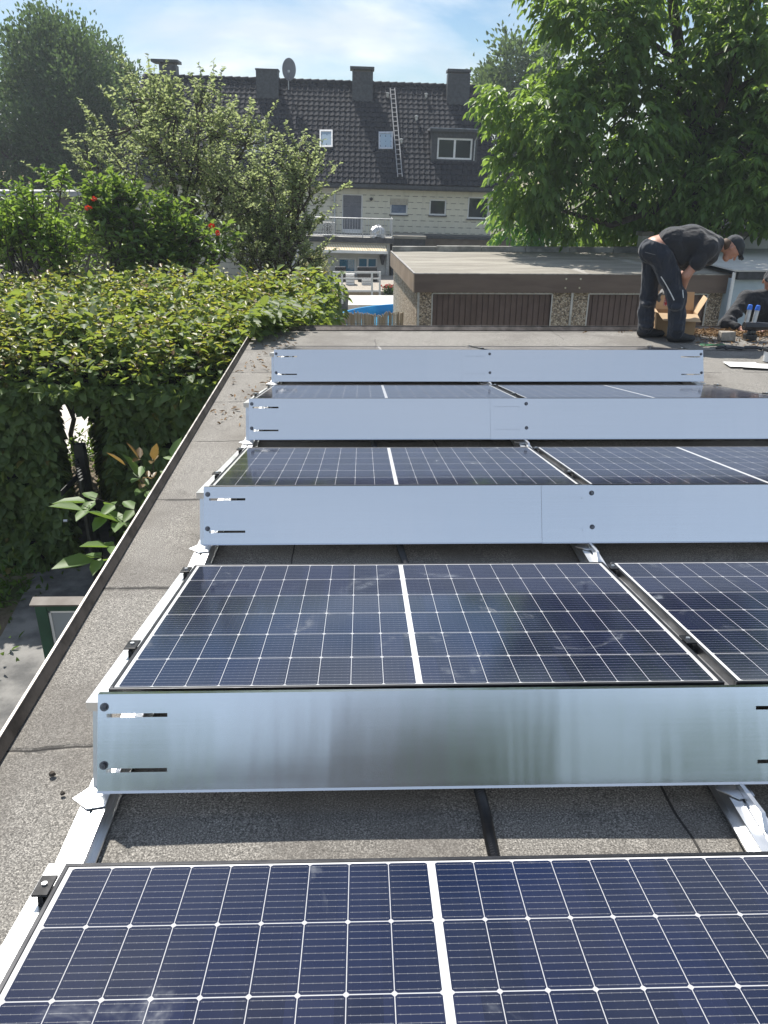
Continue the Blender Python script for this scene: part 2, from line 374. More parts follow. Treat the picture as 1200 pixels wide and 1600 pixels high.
# concrete path beside the garage and the pale paving beyond the gate
mb = MB(); mb.add([(-.28, -5, -2.59), (-.50, 8.5, -2.59), (-3.4, 8.5, -2.59), (-2.9, 4.9, -2.59), (-2.6, -5, -2.59)], [(0, 1, 2, 3, 4)])
mb.build('path', m_concrete, kind='structure')
mb = MB()
for a in range(7):
    y0, y1 = 10.6+a*.8, 10.6+(a+1)*.8-.02
    for b in range(6): mb.add([(x_, y_, ground_z(y_)+.012) for x_, y_ in ((-5.6+b*.6, y0), (-5.6+b*.6+.585, y0), (-5.6+b*.6+.585, y1), (-5.6+b*.6, y1))], [(0, 1, 2, 3)])
mb.build('paving', pm('pale_paving', (.50, .47, .43), (.62, .59, .55), 2, .8, 0, .2, 30), kind='structure')

# ------------------------------------------------------------------ the garage roof we stand on
RX0, RX1, RY0, RY1 = -.45, 9.6, -5.0, 7.25
def EX(y): return -.392-.018*y          # the left roof edge is not quite parallel to the rows
gar = thing('flat_roof_garage', 'low garage under a grey bitumen flat roof that carries the solar panels', 'garage', (RX0, RY0, -2.6))
mb = MB(); nxx, nyy = 60, 80
V = []
for j in range(nyy+1):
    for i in range(nxx+1):
        y_ = RY0+(RY1-RY0)*j/nyy; x_ = EX(y_)+(RX1-EX(y_))*i/nxx
        V.append((x_, y_, .012*noise.noise(Vector((x_*.8, y_*.8, 0)))*min(1, (x_-EX(y_))*3)*min(1, (RY1-y_)*3)-.006))
mb.add(V, [(j*(nxx+1)+i, j*(nxx+1)+i+1, (j+1)*(nxx+1)+i+1, (j+1)*(nxx+1)+i) for j in range(nyy) for i in range(nxx)])
mb.build('roof_surface', m_bit, gar, smooth=True)
mb = MB(); mb.hexa([(EX(RY0)+.02, RY0+.02, -2.75), (RX1-.02, RY0+.02, -2.75), (RX1-.02, RY1-.02, -2.75), (EX(RY1)+.02, RY1-.02, -2.75)], [(EX(RY0)+.02, RY0+.02, -.06), (RX1-.02, RY0+.02, -.06), (RX1-.02, RY1-.02, -.06), (EX(RY1)+.02, RY1-.02, -.06)]); mb.build('wall', m_garwall, gar)
m_trimtop = pm('pale_edge_metal', (.22, .21, .20), (.38, .36, .34), 9, .45, .7)
mb = MB(); ea, eb = EX(RY0), EX(RY1); mb.hexa([(ea-.012, RY0, -.14), (ea-.003, RY0, -.14), (eb-.003, RY1+.01, -.14), (eb-.012, RY1+.01, -.14)], [(ea-.012, RY0, .046), (ea-.003, RY0, .046), (eb-.003, RY1+.01, .046), (eb-.012, RY1+.01, .046)], 1); mb.add([(ea-.0025, RY0, .041), (eb-.0025, RY1, .041), (eb+.014, RY1, .003), (ea+.014, RY0, .003)], [(3, 2, 1, 0)], 0)
mb.build('edge_trim', [m_trim, m_trimtop], gar)
mb = MB(); mb.box((RX0, RY1+.001, -.16), (RX1, RY1+.012, .05), 0); mb.add([(RX0, RY1+.001, .045), (RX1, RY1+.001, .045), (RX1, RY1-.05, .004), (RX0, RY1-.05, .004)], [(0, 3, 2, 1)], 0)
mb.build('edge_trim', m_trim, gar)

# ------------------------------------------------------------------ solar panels
PW, PH, TAU, ZH, PITCH, GAP = 1.722, 1.134, .1691, .3082, 1.5349, .0328
ct, sn = math.cos(TAU), math.sin(TAU)
def make_panel():
    # origin: left end of the high edge; local x along the panel, local y down-slope
    r = thing('solar_panel', '', 'solar panel')
    g = MB(); g.add([(.010, -.557, -.0025), (PW-.010, -.557, -.0025), (PW-.010, .557, -.0025), (.010, .557, -.0025)], [(0, 1, 2, 3)])
    go = g.build('cell_glass', m_cells, r, world=False); go.location = (0, PH/2, 0)
    f = MB(); t = .032
    f.box((0, 0, -t), (PW, .011, 0)); f.box((0, PH-.011, -t), (PW, PH, 0)); f.box((0, .011, -t), (.011, PH-.011, 0)); f.box((PW-.011, .011, -t), (PW, PH-.011, 0))
    f.build('frame', m_frame, r, world=False, bevel=.0015)
    b = MB(); b.add([(.011, .011, -.006), (PW-.011, .011, -.006), (PW-.011, PH-.011, -.006), (.011, PH-.011, -.006)], [(0, 3, 2, 1)])
    b.build('back_sheet', m_white, r, world=False)
    r.rotation_euler = (-TAU, 0, 0)
    return r
plab = [['nearest solar panel, pale smudges on its glass, cut off by the bottom of the picture', 'solar panel of the nearest row just past the right picture edge'],
        ['large left-hand solar panel of the second row, brownish reflections, behind the first gap', 'right-hand solar panel of the second row, beyond the rail joint'],
        ['left-hand solar panel of the third row from the front', 'right-hand solar panel of the third row from the front'],
        ['left-hand solar panel of the fourth row from the front', 'right-hand solar panel of the fourth row from the front'],
        ['left-hand solar panel of the farthest row, seen as a thin dark strip', 'right-hand solar panel of the farthest row, at the feet of the bending man']]
p0 = make_panel(); panels = []
for k in range(5):
    for i in range(2):
        loc = (i*(PW+GAP), (k-1)*PITCH, ZH)
        if k == 0 and i == 0: o = p0; o.location = loc
        else: o = dup(p0, loc)
        o['label'] = plab[k][i]; o['group'] = 'solar panels in rows on the flat roof'; panels.append(o)

# ------------------------------------------------------------------ wind deflectors behind each row
D1, D2, ZT, ZB = .0283, .1418, .3137, .0807
def deflector(k, x0, x1, fwd, label, bolts, slots):
    y0 = (k-1)*PITCH; r = thing('wind_deflector', label, 'wind deflector', (x0, y0-D1-.11, ZB), 'aluminium wind deflectors behind the panel rows')
    A = Vector((0, y0-D1-fwd, ZT)); B = Vector((0, y0-D2-fwd, ZB))
    n = Vector((0, (B-A).z, -(B-A).y)).normalized(); n = n if n.y < 0 else -n
    def P(x, s, o=0): q = A.lerp(B, s) + n*o; return (x, q.y, q.z)
    holes = [(a, s-.020, b, s+.020) for a, b in slots for s in (.222, .79)]
    xs = sorted({x0, x1, *[h[0] for h in holes], *[h[2] for h in holes], *np.linspace(x0, x1, 9)[1:-1].tolist()}); ss = sorted({0., 1., *[h[1] for h in holes], *[h[3] for h in holes]})
    mb = MB(); bend = lambda x, s: .0022*math.sin(x*3.1+k*2)*math.sin(PI*s) + .0015*math.sin(x*7.3+k)
    for a, b in zip(xs, xs[1:]):
        for c, d in zip(ss, ss[1:]):
            if any(h[0]-1e-6 < (a+b)/2 < h[2]+1e-6 and h[1] < (c+d)/2 < h[3] for h in holes): continue
            mb.add([P(a, d), P(b, d), P(b, c), P(a, c)], [(0, 1, 2, 3)])
    mb.add([P(x0, 0), P(x1, 0), (x1, A.y+.016, ZT-.004), (x0, A.y+.016, ZT-.004)], [(0, 1, 2, 3)])
    q = (B + Vector((0, -.006, -.004))); mb.add([P(x0, 1), (x0, q.y, q.z), (x1, q.y, q.z), P(x1, 1)], [(0, 1, 2, 3)])
    mb.add([(x0, q.y, q.z), (x1, q.y, q.z), (x1, q.y+.02, q.z-.003), (x0, q.y+.02, q.z-.003)], [(0, 3, 2, 1)])
    o = mb.build('sheet', m_alu, r)
    for x in bolts:
        for s in (.133, .735):
            b = MB(); c0 = Vector(P(x, s, .001)); c1 = Vector(P(x, s, .003)); c2 = Vector(P(x, s, .009))
            b.tube([c0, c1], .0115, 14); b.tube([c1, c2], [.0085, .0075], 6); b.build('bolt', m_bolt, r)
    return r
XD, XE = -.018, 3.5396
for k in range(1, 5):
    nm = ['', 'nearest', 'second nearest', 'third nearest', 'farthest'][k]
    if k == 1:
        deflector(k, XD, 1.99, .003, 'wide left-hand aluminium wind deflector of the nearest row, mirroring green and grey', [.0, 1.90], [(XD+.024, XD+.188), (1.793, 1.957)])
        deflector(k, 1.92, XE, 0, 'right-hand aluminium wind deflector of the nearest row, past the right picture edge', [XE-.018], [(XE-.188, XE-.024)])
    else:
        deflector(k, XD, 1.765, 0, 'left-hand aluminium wind deflector with two end slots, %s row' % nm, [.0], [(XD+.024, XD+.188)])
        deflector(k, 1.525, XE, .003, 'right-hand aluminium wind deflector overlapping its left neighbour, %s row' % nm, [1.757, XE-.018], [(1.548, 1.712), (XE-.188, XE-.024)])

# ------------------------------------------------------------------ mounting rails with supports, feet, clamps
def rail(x, label, side):
    r = thing('mounting_rail', label, 'mounting rail', (x, -PITCH-.3, 0), 'aluminium mounting rails under the panels')
    y0, y1 = -PITCH-.25, 3*PITCH+1.32
    mb = MB(); mb.box((x-.045, y0, .006), (x+.045, y1, .012)); mb.box((x-.030, y0, .012), (x+.030, y1, .050)); mb.box((x-.034, y0, .0505), (x-.004, y1, .055)); mb.box((x+.004, y0, .0505), (x+.034, y1, .055))
    mb.build('rail', m_rail, r)
    for k in range(5):
        yk = (k-1)*PITCH; s = MB(); e = side*.03
        xa, xb = (x-.034, x+.030)
        lo = lambda y, z: [(xa, y, z), (xb, y, z)]
        n_ = Vector((0, sn, ct)); a0 = Vector((0, yk-.028, ZH-.028+.005)); a1 = Vector((0, yk+PH*ct+.03, ZH-PH*sn-.028-.005))
        s.hexa([(xa, a0.y, a0.z-.03), (xb, a0.y, a0.z-.03), (xb, a1.y, a1.z-.03), (xa, a1.y, a1.z-.03)], [(xa, a0.y, a0.z), (xb, a0.y, a0.z), (xb, a1.y, a1.z), (xa, a1.y, a1.z)])
        s.build('support_bar', m_rail, r)
        p = MB(); zb = ZB-.012
        p.hexa([(x-.02, yk-.112, .05), (x+.03, yk-.112, .05), (x+.03, yk-.108, .05), (x-.02, yk-.108, .05)], [(x-.02, yk-.018, ZT-.045), (x+.03, yk-.018, ZT-.045), (x+.03, yk-.014, ZT-.045), (x-.02, yk-.014, ZT-.045)])
        p.build('upright', m_rail, r)
        f = MB()
        if side <= 0: pts = [(x-.062, yk-.150), (x-.012, yk-.188), (x+.034, yk-.178), (x+.034, yk-.11), (x-.030, yk-.11)]
        else: pts = [(x+.062, yk-.150), (x+.030, yk-.11), (x-.034, yk-.11), (x-.034, yk-.178), (x+.012, yk-.188)]
        n = len(pts); f.add([(a, b, .058) for a, b in pts]+[(a, b, .062) for a, b in pts], [tuple(range(n)), tuple(n+i for i in reversed(range(n)))]+[(i, (i+1) % n, n+(i+1) % n, n+i) for i in range(n)])
        f.build('foot_plate', m_rail, r)
        if side == 0 and True:
            g = MB(); zf = .063
            g.hexa([(x+.0, yk-.30, zf), (x+.012, yk-.30, zf), (x+.012, yk-.10, zf), (x, yk-.10, zf)], [(x, yk-.27, zf+.03), (x+.012, yk-.27, zf+.03), (x+.012, yk-.13, ZB-.005), (x, yk-.13, ZB-.005)])
            g.build('gusset', m_rail, r)
        for t in (.26, .93):
            y = yk+PH*ct*t; z = ZH-PH*sn*t; c = MB(); T = Vector((0, ct, -sn)); N = Vector((0, sn, ct)); o = Vector((x + (.0 if side == 0 else -side*.004), y, z))
            w = .012 if side == 0 else .014
            c.bar(o-T*.032+N*.003, o+T*.032+N*.003, w*2+.008, .006, N); c.bar(o-T*.028-N*.03, o+T*.028-N*.03, .014, .05, N); c.build('clamp', m_clamp, r, bevel=.001)
            h = MB(); h.tube([o+N*.006, o+N*.011], .007, 6); h.build('clamp_bolt', m_rail, r)
    return r
rail(-.022, 'aluminium mounting rail along the left ends of the panels', -1)
rail(PW+GAP/2, 'aluminium mounting rail in the joint between the left and right panels', 0)
rail(2*PW+GAP+.022, 'aluminium mounting rail along the right ends of the panels', 1)

# corrugated conduit
pts = []
ctrl = [(1.10, -1.3), (1.06, -.9), (1.035, -.35), (1.03, -.1), (.99, .4), (.90, 1.25), (.87, 1.6), (.84, 2.2), (.80, 2.8), (.77, 3.2), (.83, 3.8), (.87, 4.35), (.86, 4.7), (.80, 5.3)]
def catm(ps, t):
    i = min(int(t), len(ps)-2); u = t-i; g = lambda j: np.array(ps[max(0, min(len(ps)-1, j))])
    a, b, c_, d = g(i-1), g(i), g(i+1), g(i+2)
    return .5*((2*b)+(-a+c_)*u+(2*a-5*b+4*c_-d)*u*u+(-a+3*b-3*c_+d)*u**3)
nn = 1050; path = []; rad = []
for i in range(nn):
    q = catm(ctrl, i/(nn-1)*(len(ctrl)-1)*.9999); path.append((q[0], q[1], .019)); rad.append(.0165 if i % 2 else .0125)
mb = MB(); mb.tube(path, rad, 9); tag(mb.build('corrugated_conduit', m_black, None), 'black corrugated cable conduit lying on the roof under the panels', 'conduit')
# ------------------------------------------------------------------ terraced house (local frame: facade plane y=0, rolled a little)
HO = np.array([0., 40., 0.]); TH = R(1.2); _c, _s = math.cos(TH), math.sin(TH)
RL = np.array([[_c, 0, _s], [0, 1, 0], [-_s, 0, _c]])
def hray(px, py): return RL.T @ (CP-HO), RL.T @ ray(px, py)
def hp(px, py, yl=0.0):
    o, d = hray(px, py); q = o + d*(yl-o[1])/d[1]; return float(q[0]), float(q[2])
house = thing('terraced_house', 'beige clad terraced house under a dark tiled roof with four slate chimneys', 'house', tuple(HO)); house.rotation_euler = (0, TH, 0)
def hb(mb, name, mats, parent=None, **k): return mb.build(name, mats, parent or house, world=False, **k)
ZE = hp(560, 286, -.45)[1]; YE = -.45; SL = 1.0
YR = None
o_, d_ = hray(560, 131)
# roof plane z = ZE + SL*(y-YE); ridge where the ray of the ridge meets it
def rp(px, py):
    o, d = hray(px, py); t = (ZE + SL*(o[1]-YE) - o[2])/(d[2]-SL*d[1]); q = o+d*t; return q
rid = rp(560, 131); YR, ZR = float(rid[1]), float(rid[2])
XL, XRr = float(rp(226, 122)[0]), float(rp(741, 135)[0]); XLe, XRe = hp(190, 284, YE)[0], hp(788, 291, YE)[0]
M = Mat('roof_tiles'); a = M.noise(.7, 5, .65); b2 = M.noise(9, 4); gx = M.new('ShaderNodeNewGeometry'); ri = E(M.nt, gx.outputs['Random Per Island'])
c = M.mix(a, (.013, .015, .021), (.028, .030, .038)); c = M.mix(b2.smooth(.5, .8)*.4, c, (.045, .046, .05)); M.set('Base Color', c); M.set('Roughness', .88); M.set('Specular IOR Level', .22); M.bump(b2, .2, .01); m_tile = M.m
def tiles(parent, x0, x1, y0, y1, left_in=0, right_in=0, tw=.27, tl=.34):
    """tiled slope: every row a wavy strip with a lifted lower lip"""
    L = (y1-y0)*math.sqrt(1+SL*SL); rows = int(L/tl); V = []; F = []
    nrm = np.array([0, -SL, 1])/math.sqrt(1+SL*SL)
    for j in range(rows+1):
        t0, t1 = j/(rows+1), min(1, (j+1.12)/(rows+1))
        a0 = x0+left_in*t0; a1 = x1-right_in*t0; n = int((a1-a0)/tw*4)
        o = len(V)
        for e, (t, lift) in enumerate(((t0, -.02), (t0, .052), (t1, .008))):
            for i in range(n+1):
                x = a0+(a1-a0)*i/n; ph = (x/tw) % 1.0
                wv = .026*math.cos(2*PI*ph)+.012*math.cos(4*PI*ph)
                y = y0+(y1-y0)*t; z = ZE+SL*(y-YE)
                p = np.array([x, y, z]) + nrm*(lift+(wv if e else 0)); V.append(p)
        for e in range(2):
            for i in range(n): F.append((o+e*(n+1)+i, o+e*(n+1)+i+1, o+(e+1)*(n+1)+i+1, o+(e+1)*(n+1)+i))
    me = MB(); me.add(V, F); return hb(me, 'tiled_slope', m_tile, parent)
roof = MB()
roof.add([(XLe, YE, ZE-.06), (XRe, YE, ZE-.06), (XRr, YR, ZR-.06), (XL, YR, ZR-.06), (XLe, 2*YR-YE, ZE-.06), (XRe, 2*YR-YE, ZE-.06)], [(0,1,2,3), (1,5,2), (5,4,3,2), (4,0,3), (0,4,5,1)])
roof_o = hb(roof, 'roof', m_tile); tiles(roof_o, XLe, XRe, YE, YR, XL-XLe, XRe-XRr)
mb = MB(); n = int((XRr-XL)/.4)
for i in range(n):
    a = XL+(XRr-XL)*i/n; b = a+(XRr-XL)/n*1.08; mb.tube([(a, YR, ZR), (b, YR, ZR+.02)], [.13, .15], 8)
for (xa, xb) in ((XLe, XL), (XRe, XRr)):
    for i in range(16):
        t0, t1 = i/16, (i+1.1)/16; P = lambda t: (xa+(xb-xa)*t, YE+(YR-YE)*t, ZE+(ZR-ZE)*t+.02)
        mb.tube([P(t0), P(t1)], [.11, .13], 6)
hb(mb, 'ridge_tiles', m_tile, roof_o, smooth=True)
# facade
M = Mat('panel_cladding'); x, y, z = M.xyz(); v = (z/.285); row = v.fl(); u = (x/.43 + row.mod(2.0)*.5).fr(); vf = v.fr()
dash = vf.lt(.13)*u.gt(.12)*u.lt(.70); line = vf.lt(.05).mx(u.lt(.02)); rn = M.noise(2.3, 4); st = M.noise(1.0, 4, .6, (3, 1, .25))
c = M.mix(rn, (.58, .545, .43), (.66, .625, .51)); c = M.mix(st.smooth(.5, .75)*.3, c, (.28, .26, .22)); c = M.mix(line*.35, c, (.2, .18, .15)); c = M.mix(dash*.75, c, (.13, .12, .10))
M.set('Base Color', c); M.set('Roughness', .7); M.bump(dash*-1.0, .4, .01); m_clad = M.m
zb = hp(560, 366, 0)[1]; GZ = -3.75
def rect(a, b, yl=0.0):
    x0, z1 = hp(a[0], a[1], yl); x1, z0 = hp(b[0], b[1], yl); return (x0, z0, x1, z1)
W1, W2, W3, DR = rect((609.8, 310), (636.6, 335.8)), rect((671.5, 311), (696.8, 337)), rect((732, 307), (763, 342.6)), rect((534.7, 303), (566, 364.6))
W0 = rect((440, 306), (470, 338)); Wm = rect((360, 306), (392, 338)); Wn = rect((250, 303), (290, 338))
G0 = (W0[0], -2.9, W0[2]+.4, -1.4)
mb = MB(); wall_holes(mb, XLe+.45, XRe-.45, GZ, ZE+.1, [W1, W2, W3, DR, W0, Wm, Wn], 0, .16)
xa, xb = XLe+.45, XRe-.45; yb = 2*YR-YE-.4
mb.add([(xa, 0, GZ), (xa, yb, GZ), (xa, yb, ZE+.1), (xa, 0, ZE+.1), (xb, 0, GZ), (xb, yb, GZ), (xb, yb, ZE+.1), (xb, 0, ZE+.1)], [(1, 0, 3, 2), (4, 5, 6, 7), (5, 1, 2, 6)])
hb(mb, 'wall', m_clad)
m_pvc = pm('white_window_frame', (.68, .68, .68), (.76, .76, .76), 3, .4); m_greypvc = pm('grey_shutter', (.13, .135, .16), (.16, .165, .19), 2, .5)
m_blind = pm('beige_blind', (.42, .38, .30), (.5, .46, .38), 6, .6)
m_brownpvc = pm('brown_window_frame', (.10, .075, .06), (.14, .11, .09), 3, .5)
def window(parent, r, y, fw=.075, mull=0, fm=None, pane=None, sill=True, builder=hb):
    x0, z0, x1, z1 = r; f = MB(); d = .06
    f.box((x0, y, z0), (x1, y+d, z0+fw)); f.box((x0, y, z1-fw), (x1, y+d, z1)); f.box((x0, y, z0+fw), (x0+fw, y+d, z1-fw)); f.box((x1-fw, y, z0+fw), (x1, y+d, z1-fw))
    for i in range(mull):
        xm = x0+(x1-x0)*(i+1)/(mull+1); f.box((xm-fw*.6, y+.003, z0+fw), (xm+fw*.6, y+d-.003, z1-fw))
    w_ = builder(f, 'window', fm or m_pvc, parent)
    p = MB(); p.box((x0+fw*.5, y+.022, z0+fw*.5), (x1-fw*.5, y+.032, z1-fw*.5)); builder(p, 'pane', pane or m_glass, w_)
    if sill:
        s = MB(); s.box((x0-.04, y-.19, z0-.05), (x1+.04, y-.005, z0-.003)); builder(s, 'sill', m_brownpvc if fm is m_brownpvc else m_darkslate, w_)
    return w_
for r in (W2, W3, W0, Wm, Wn): window(house, r, .10)
w1 = window(house, W1, .10, pane=pm('blue_curtain_glass', (.06, .10, .17), (.14, .20, .30), 2, .1)); mb = MB(); zm = W1[1]+(W1[3]-W1[1])*.62
for i in range(6):
    zz = zm+(W1[3]-zm)*i/6; mb.box((W1[0]+.01, .04, zz), (W1[2]-.01, .07, zz+(W1[3]-zm)/6-.008))
hb(mb, 'blind', m_blind, w1)
dw = MB(); x0, z0, x1, z1 = DR
dw.box((x0, .11, z0), (x0+.05, .15, z1)); dw.box((x1-.07, .11, z0), (x1, .15, z1)); dw.box((x0+.05, .11, z1-.05), (x1-.07, .15, z1)); dw.box((x0+.05, .112, z0), (x1-.07, .148, z0+.18)); dob = hb(dw, 'door', m_pvc)
mb = MB(); nsl = 30
for i in range(nsl):
    zz = z0+.18+(z1-.05-z0-.18)*i/nsl; mb.box((x0+.05, .118, zz), (x1-.07, .14, zz+(z1-.23-z0)/nsl-.006))
hb(mb, 'shutter', m_greypvc, dob)
# gutter, downpipes, wall lamp
mb = MB(); mb.box((XLe, YE-.13, ZE-.20), (XRe, YE+.02, ZE-.045)); hb(mb, 'gutter', m_darkslate)
mb = MB(); mb.box((XLe+.3, YE+.03, ZE-.26), (XRe-.3, -.01, ZE-.16)); hb(mb, 'soffit', m_darkslate)
xx = hp(523, 300, -.08)[0]; mb = MB(); mb.tube([(xx, -.08, ZE-.2), (xx, -.08, zb)], .05, 8); hb(mb, 'downpipe', m_galv)
lx, lz = hp(580, 311, -.06); mb = MB(); mb.lathe((lx, -.10, lz), [(.0, -.09), (.07, -.05), (.09, .03), (.03, .07), (0, .08)], 10); mb.box((lx-.02, -.1, lz-.02), (lx+.02, 0, lz+.02)); hb(mb, 'wall_lamp', m_black, smooth=True)
# chimneys
def chimney(pxl, pxr, ptop, pbase, cap=None, depth=.75):
    b = rp((pxl+pxr)/2, pbase); yf = float(b[1]); x0, zt = hp(pxl, ptop, yf); x1, _ = hp(pxr, ptop, yf)
    mb = MB(); mb.box((x0, yf, float(b[2])-.5), (x1, yf+depth, zt)); c = hb(mb, 'chimney', m_darkslate, roof_o)
    mb = MB(); mb.box((x0-.06, yf-.12, float(b[2])-.10), (x1+.06, yf+.02, float(b[2])+.04)); 
    if cap:
        xa, za = hp(cap[0], cap[2], yf-.12); xb2, zb2 = hp(cap[1], cap[3], yf-.12); mb = MB()
        mb.box((xa, yf-.12, zb2), (xb2, yf+depth+.12, za))
        for xq in (x0+.06, x1-.12):
            for yq in (yf+.05, yf+depth-.11): mb.box((xq, yq, zt), (xq+.06, yq+.06, zb2))
        hb(mb, 'chimney_cap', m_darkslate, roof_o)
    else:
        mb = MB(); mb.box((x0-.03, yf-.03, zt), (x1+.03, yf+depth+.03, zt+.07)); hb(mb, 'chimney_cap', m_darkslate, roof_o)
    return yf
chimney(248, 274, 100, 146, (235, 277.5, 91.5, 97.5)); chimney(399.5, 434, 109, 155.5); chimney(550.5, 583, 111, 160, (547, 585, 103, 108.5)); chimney(700.5, 735.5, 114, 165, (700, 736.5, 107, 112.5))
# dormers
def dormer(pl, pr, ptop, pbot, win, mull, over=4, wf=None):
    q = rp((pl+pr)/2, pbot); yf = float(q[1])+.02; zl = float(q[2])
    x0, zt = hp(pl, ptop, yf); x1, _ = hp(pr, ptop, yf); yb = YE+(zt-ZE)/SL
    g = rect((win[0], win[1]), (win[2], win[3]), yf)
    mb = MB(); wall_holes(mb, x0, x1, zl-.3, zt, [g], yf, .14); mb.add([(x0, yf, zl-.3), (x0, yf, zt), (x0, yb+.3, zt), (x1, yf, zl-.3), (x1, yf, zt), (x1, yb+.3, zt)], [(0, 1, 2), (3, 5, 4)])
    d = hb(mb, 'dormer', m_darkslate, roof_o); mb = MB(); xa = hp(pl-over, ptop, yf)[0]; xb2 = hp(pr+over-1, ptop, yf)[0]
    mb.box((xa, yf-.22, zt), (xb2, yb+.5, zt+.10)); hb(mb, 'dormer_roof', m_zinc, roof_o); mb = MB(); mb.box((xa, yf-.30, zt-.06), (xb2, yf-.222, zt+.06)); hb(mb, 'dormer_gutter', m_darkslate, roof_o)
    window(roof_o, g, yf+.05, .085, mull, wf, sill=False)
    xr = xb2-.12; mb = MB(); mb.tube([(xr, yf-.26, zt-.05), (xr-.05, yf-.22, zt-.25), (xr-.13, yf-.10, zt-.45), (xr-.13, yf-.10, zl+.1)], .03, 6); hb(mb, 'downpipe', m_galv, roof_o)
m_zinc = pm('zinc_sheet', (.20, .21, .22), (.34, .35, .37), 3, .5, .6)
dormer(675.5, 748, 203, 254, (684, 215, 736.7, 250), 1); dormer(372, 419, 191, 246, (377, 207, 416, 238), 1, wf=m_pvc); dormer(205, 246, 191, 246, (212, 204, 240, 236), 1)
# skylights
def skylight(a, b):
    P = [rp(a[0], b[1]), rp(b[0], b[1]), rp(b[0], a[1]), rp(a[0], a[1])]; n = np.array([0, -SL, 1])/math.sqrt(1+SL*SL)
    T = lambda i, s, h: tuple(P[i]*(1-s)+(sum(P)/4)*s + n*h)
    mb = MB()
    for i in range(4):
        j = (i+1) % 4; mb.add([T(i, 0, 0), T(j, 0, 0), T(j, 0, .10), T(i, 0, .10), T(j, .2, .10), T(i, .2, .10), T(i, .2, .06), T(j, .2, .06)], [(0, 1, 2, 3), (3, 2, 4, 5), (5, 4, 7, 6)])
    f = hb(mb, 'skylight', m_galv, roof_o); mb = MB(); mb.add([T(i, .15, .07) for i in range(4)], [(0, 1, 2, 3)]); hb(mb, 'skylight_pane', m_skyglass, roof_o)
M = Mat('skylight_glass'); M.set('Base Color', M.mix(M.noise(1.4, 3), (.22, .30, .36), (.42, .50, .55))); M.set('Roughness', .05); M.set('Specular IOR Level', .9); m_skyglass = M.m
skylight((499.5, 205), (519.7, 232)); skylight((591.5, 208), (613.7, 235))
# roof vents
for px, py in ((650.5, 189), (627, 225), (665.6, 154), (605.5, 153)):
    q = rp(px, py); mb = MB(); mb.tube([tuple(q), tuple(q+np.array([0, -.04, .20]))], [.06, .06], 8); mb.lathe((q[0], q[1]-.04, q[2]+.20), [(.0, .06), (.09, .04), (.09, -.02), (0, -.02)], 10); hb(mb, 'roof_vent', m_offwhite, roof_o, smooth=True)
# ladder on the roof
def P_on(px, py, h): q = rp(px, py); n = np.array([0, -SL, 1])/math.sqrt(1+SL*SL); return Vector(q+n*h)
lad = thing('roof_ladder', 'long pale aluminium ladder lying up the dark tiled roof', 'ladder', tuple(HO)); lad.rotation_euler = (0, TH, 0)
m_lad = pm('weathered_ladder_metal', (.22, .22, .225), (.30, .30, .31), 6, .6)
a0, a1, b0, b1 = P_on(609.5, 141, .12), P_on(616.5, 141, .12), P_on(621.3, 279, .12), P_on(628.3, 279, .12)
for p, q in ((a0, b0), (a1, b1)):
    mb = MB(); mb.bar(p, q, .045, .05, (0, -1, 1)); mb.build('side_rail', m_lad, lad, world=False)
for i in range(19):
    t = (i+.4)/19; mb = MB(); mb.tube([a0.lerp(b0, t), a1.lerp(b1, t)], .022, 6); mb.build('rung', m_lad, lad, world=False)
# satellite dish
sat = thing('satellite_dish', 'dark round satellite dish on a mast above the roof ridge', 'satellite dish', tuple(HO)); sat.rotation_euler = (0, TH, 0)
qb = rp(451, 141); yd = float(qb[1]); dx, dz = hp(452, 109, yd); mb = MB(); mb.tube([(qb[0], yd, qb[2]-.1), (qb[0], yd, dz-.1)], .03, 8); mb.build('mast', m_galv, sat, world=False)
mb = MB(); prof = [(0, 0), (.15, .01), (.28, .035), (.38, .07), (.385, .06)]; o = len(mb.v)
for r_, h in prof:
    for j in range(28):
        th = 2*PI*j/28; mb.v.append((dx+r_*.92*math.cos(th), yd-.1-h*.9, dz+r_*1.35*math.sin(th)))
for i in range(len(prof)-1):
    for j in range(28):
        k = (j+1) % 28; mb.f.append((i*28+j, i*28+k, (i+1)*28+k, (i+1)*28+j)); mb.mi.append(0)
mb.build('dish', m_greypvc, sat, smooth=True, world=False)
mb = MB(); mb.tube([(dx, yd-.1, dz-.45), (dx+.02, yd-.55, dz-.15)], .018, 6); mb.box((dx-.03, yd-.62, dz-.18), (dx+.07, yd-.52, dz-.08)); mb.build('feed_arm', m_galv, sat, world=False)

# ------------------------------------------------------------------ ground-floor extension with balcony and awning (part of the house)
EY = -3.2
bz = hp(560, 371.5, EY)[1]; xl = hp(380, 372, EY)[0]; xr = hp(611, 372, EY)[0]
gw = [rect((528, 403), (556, 437), EY), rect((559, 402), (589, 442), EY)]
mb = MB(); wall_holes(mb, xl, xr-.05, GZ, bz-.22, gw, EY, .14); mb.add([(xr-.05, EY, GZ), (xr-.05, 0, GZ), (xr-.05, 0, bz-.22), (xr-.05, EY, bz-.22)], [(0, 1, 2, 3)])
hb(mb, 'extension_wall', m_offwhite)
M = Mat('sky_painted_glass'); M.set('Base Color', (.03, .17, .28)); M.set('Roughness', .03); M.set('Specular IOR Level', .9); m_bglass = M.m  # blue sky reflection of the panes is put into the base colour
window(house, gw[0], EY+.09, .07, 0, pane=m_bglass); window(house, gw[1], EY+.09, .07, 1, pane=m_bglass, sill=False)
mb = MB(); mb.box((xl, EY-.18, bz-.22), (xr+.12, -.005, bz)); hb(mb, 'balcony_slab', m_coping)
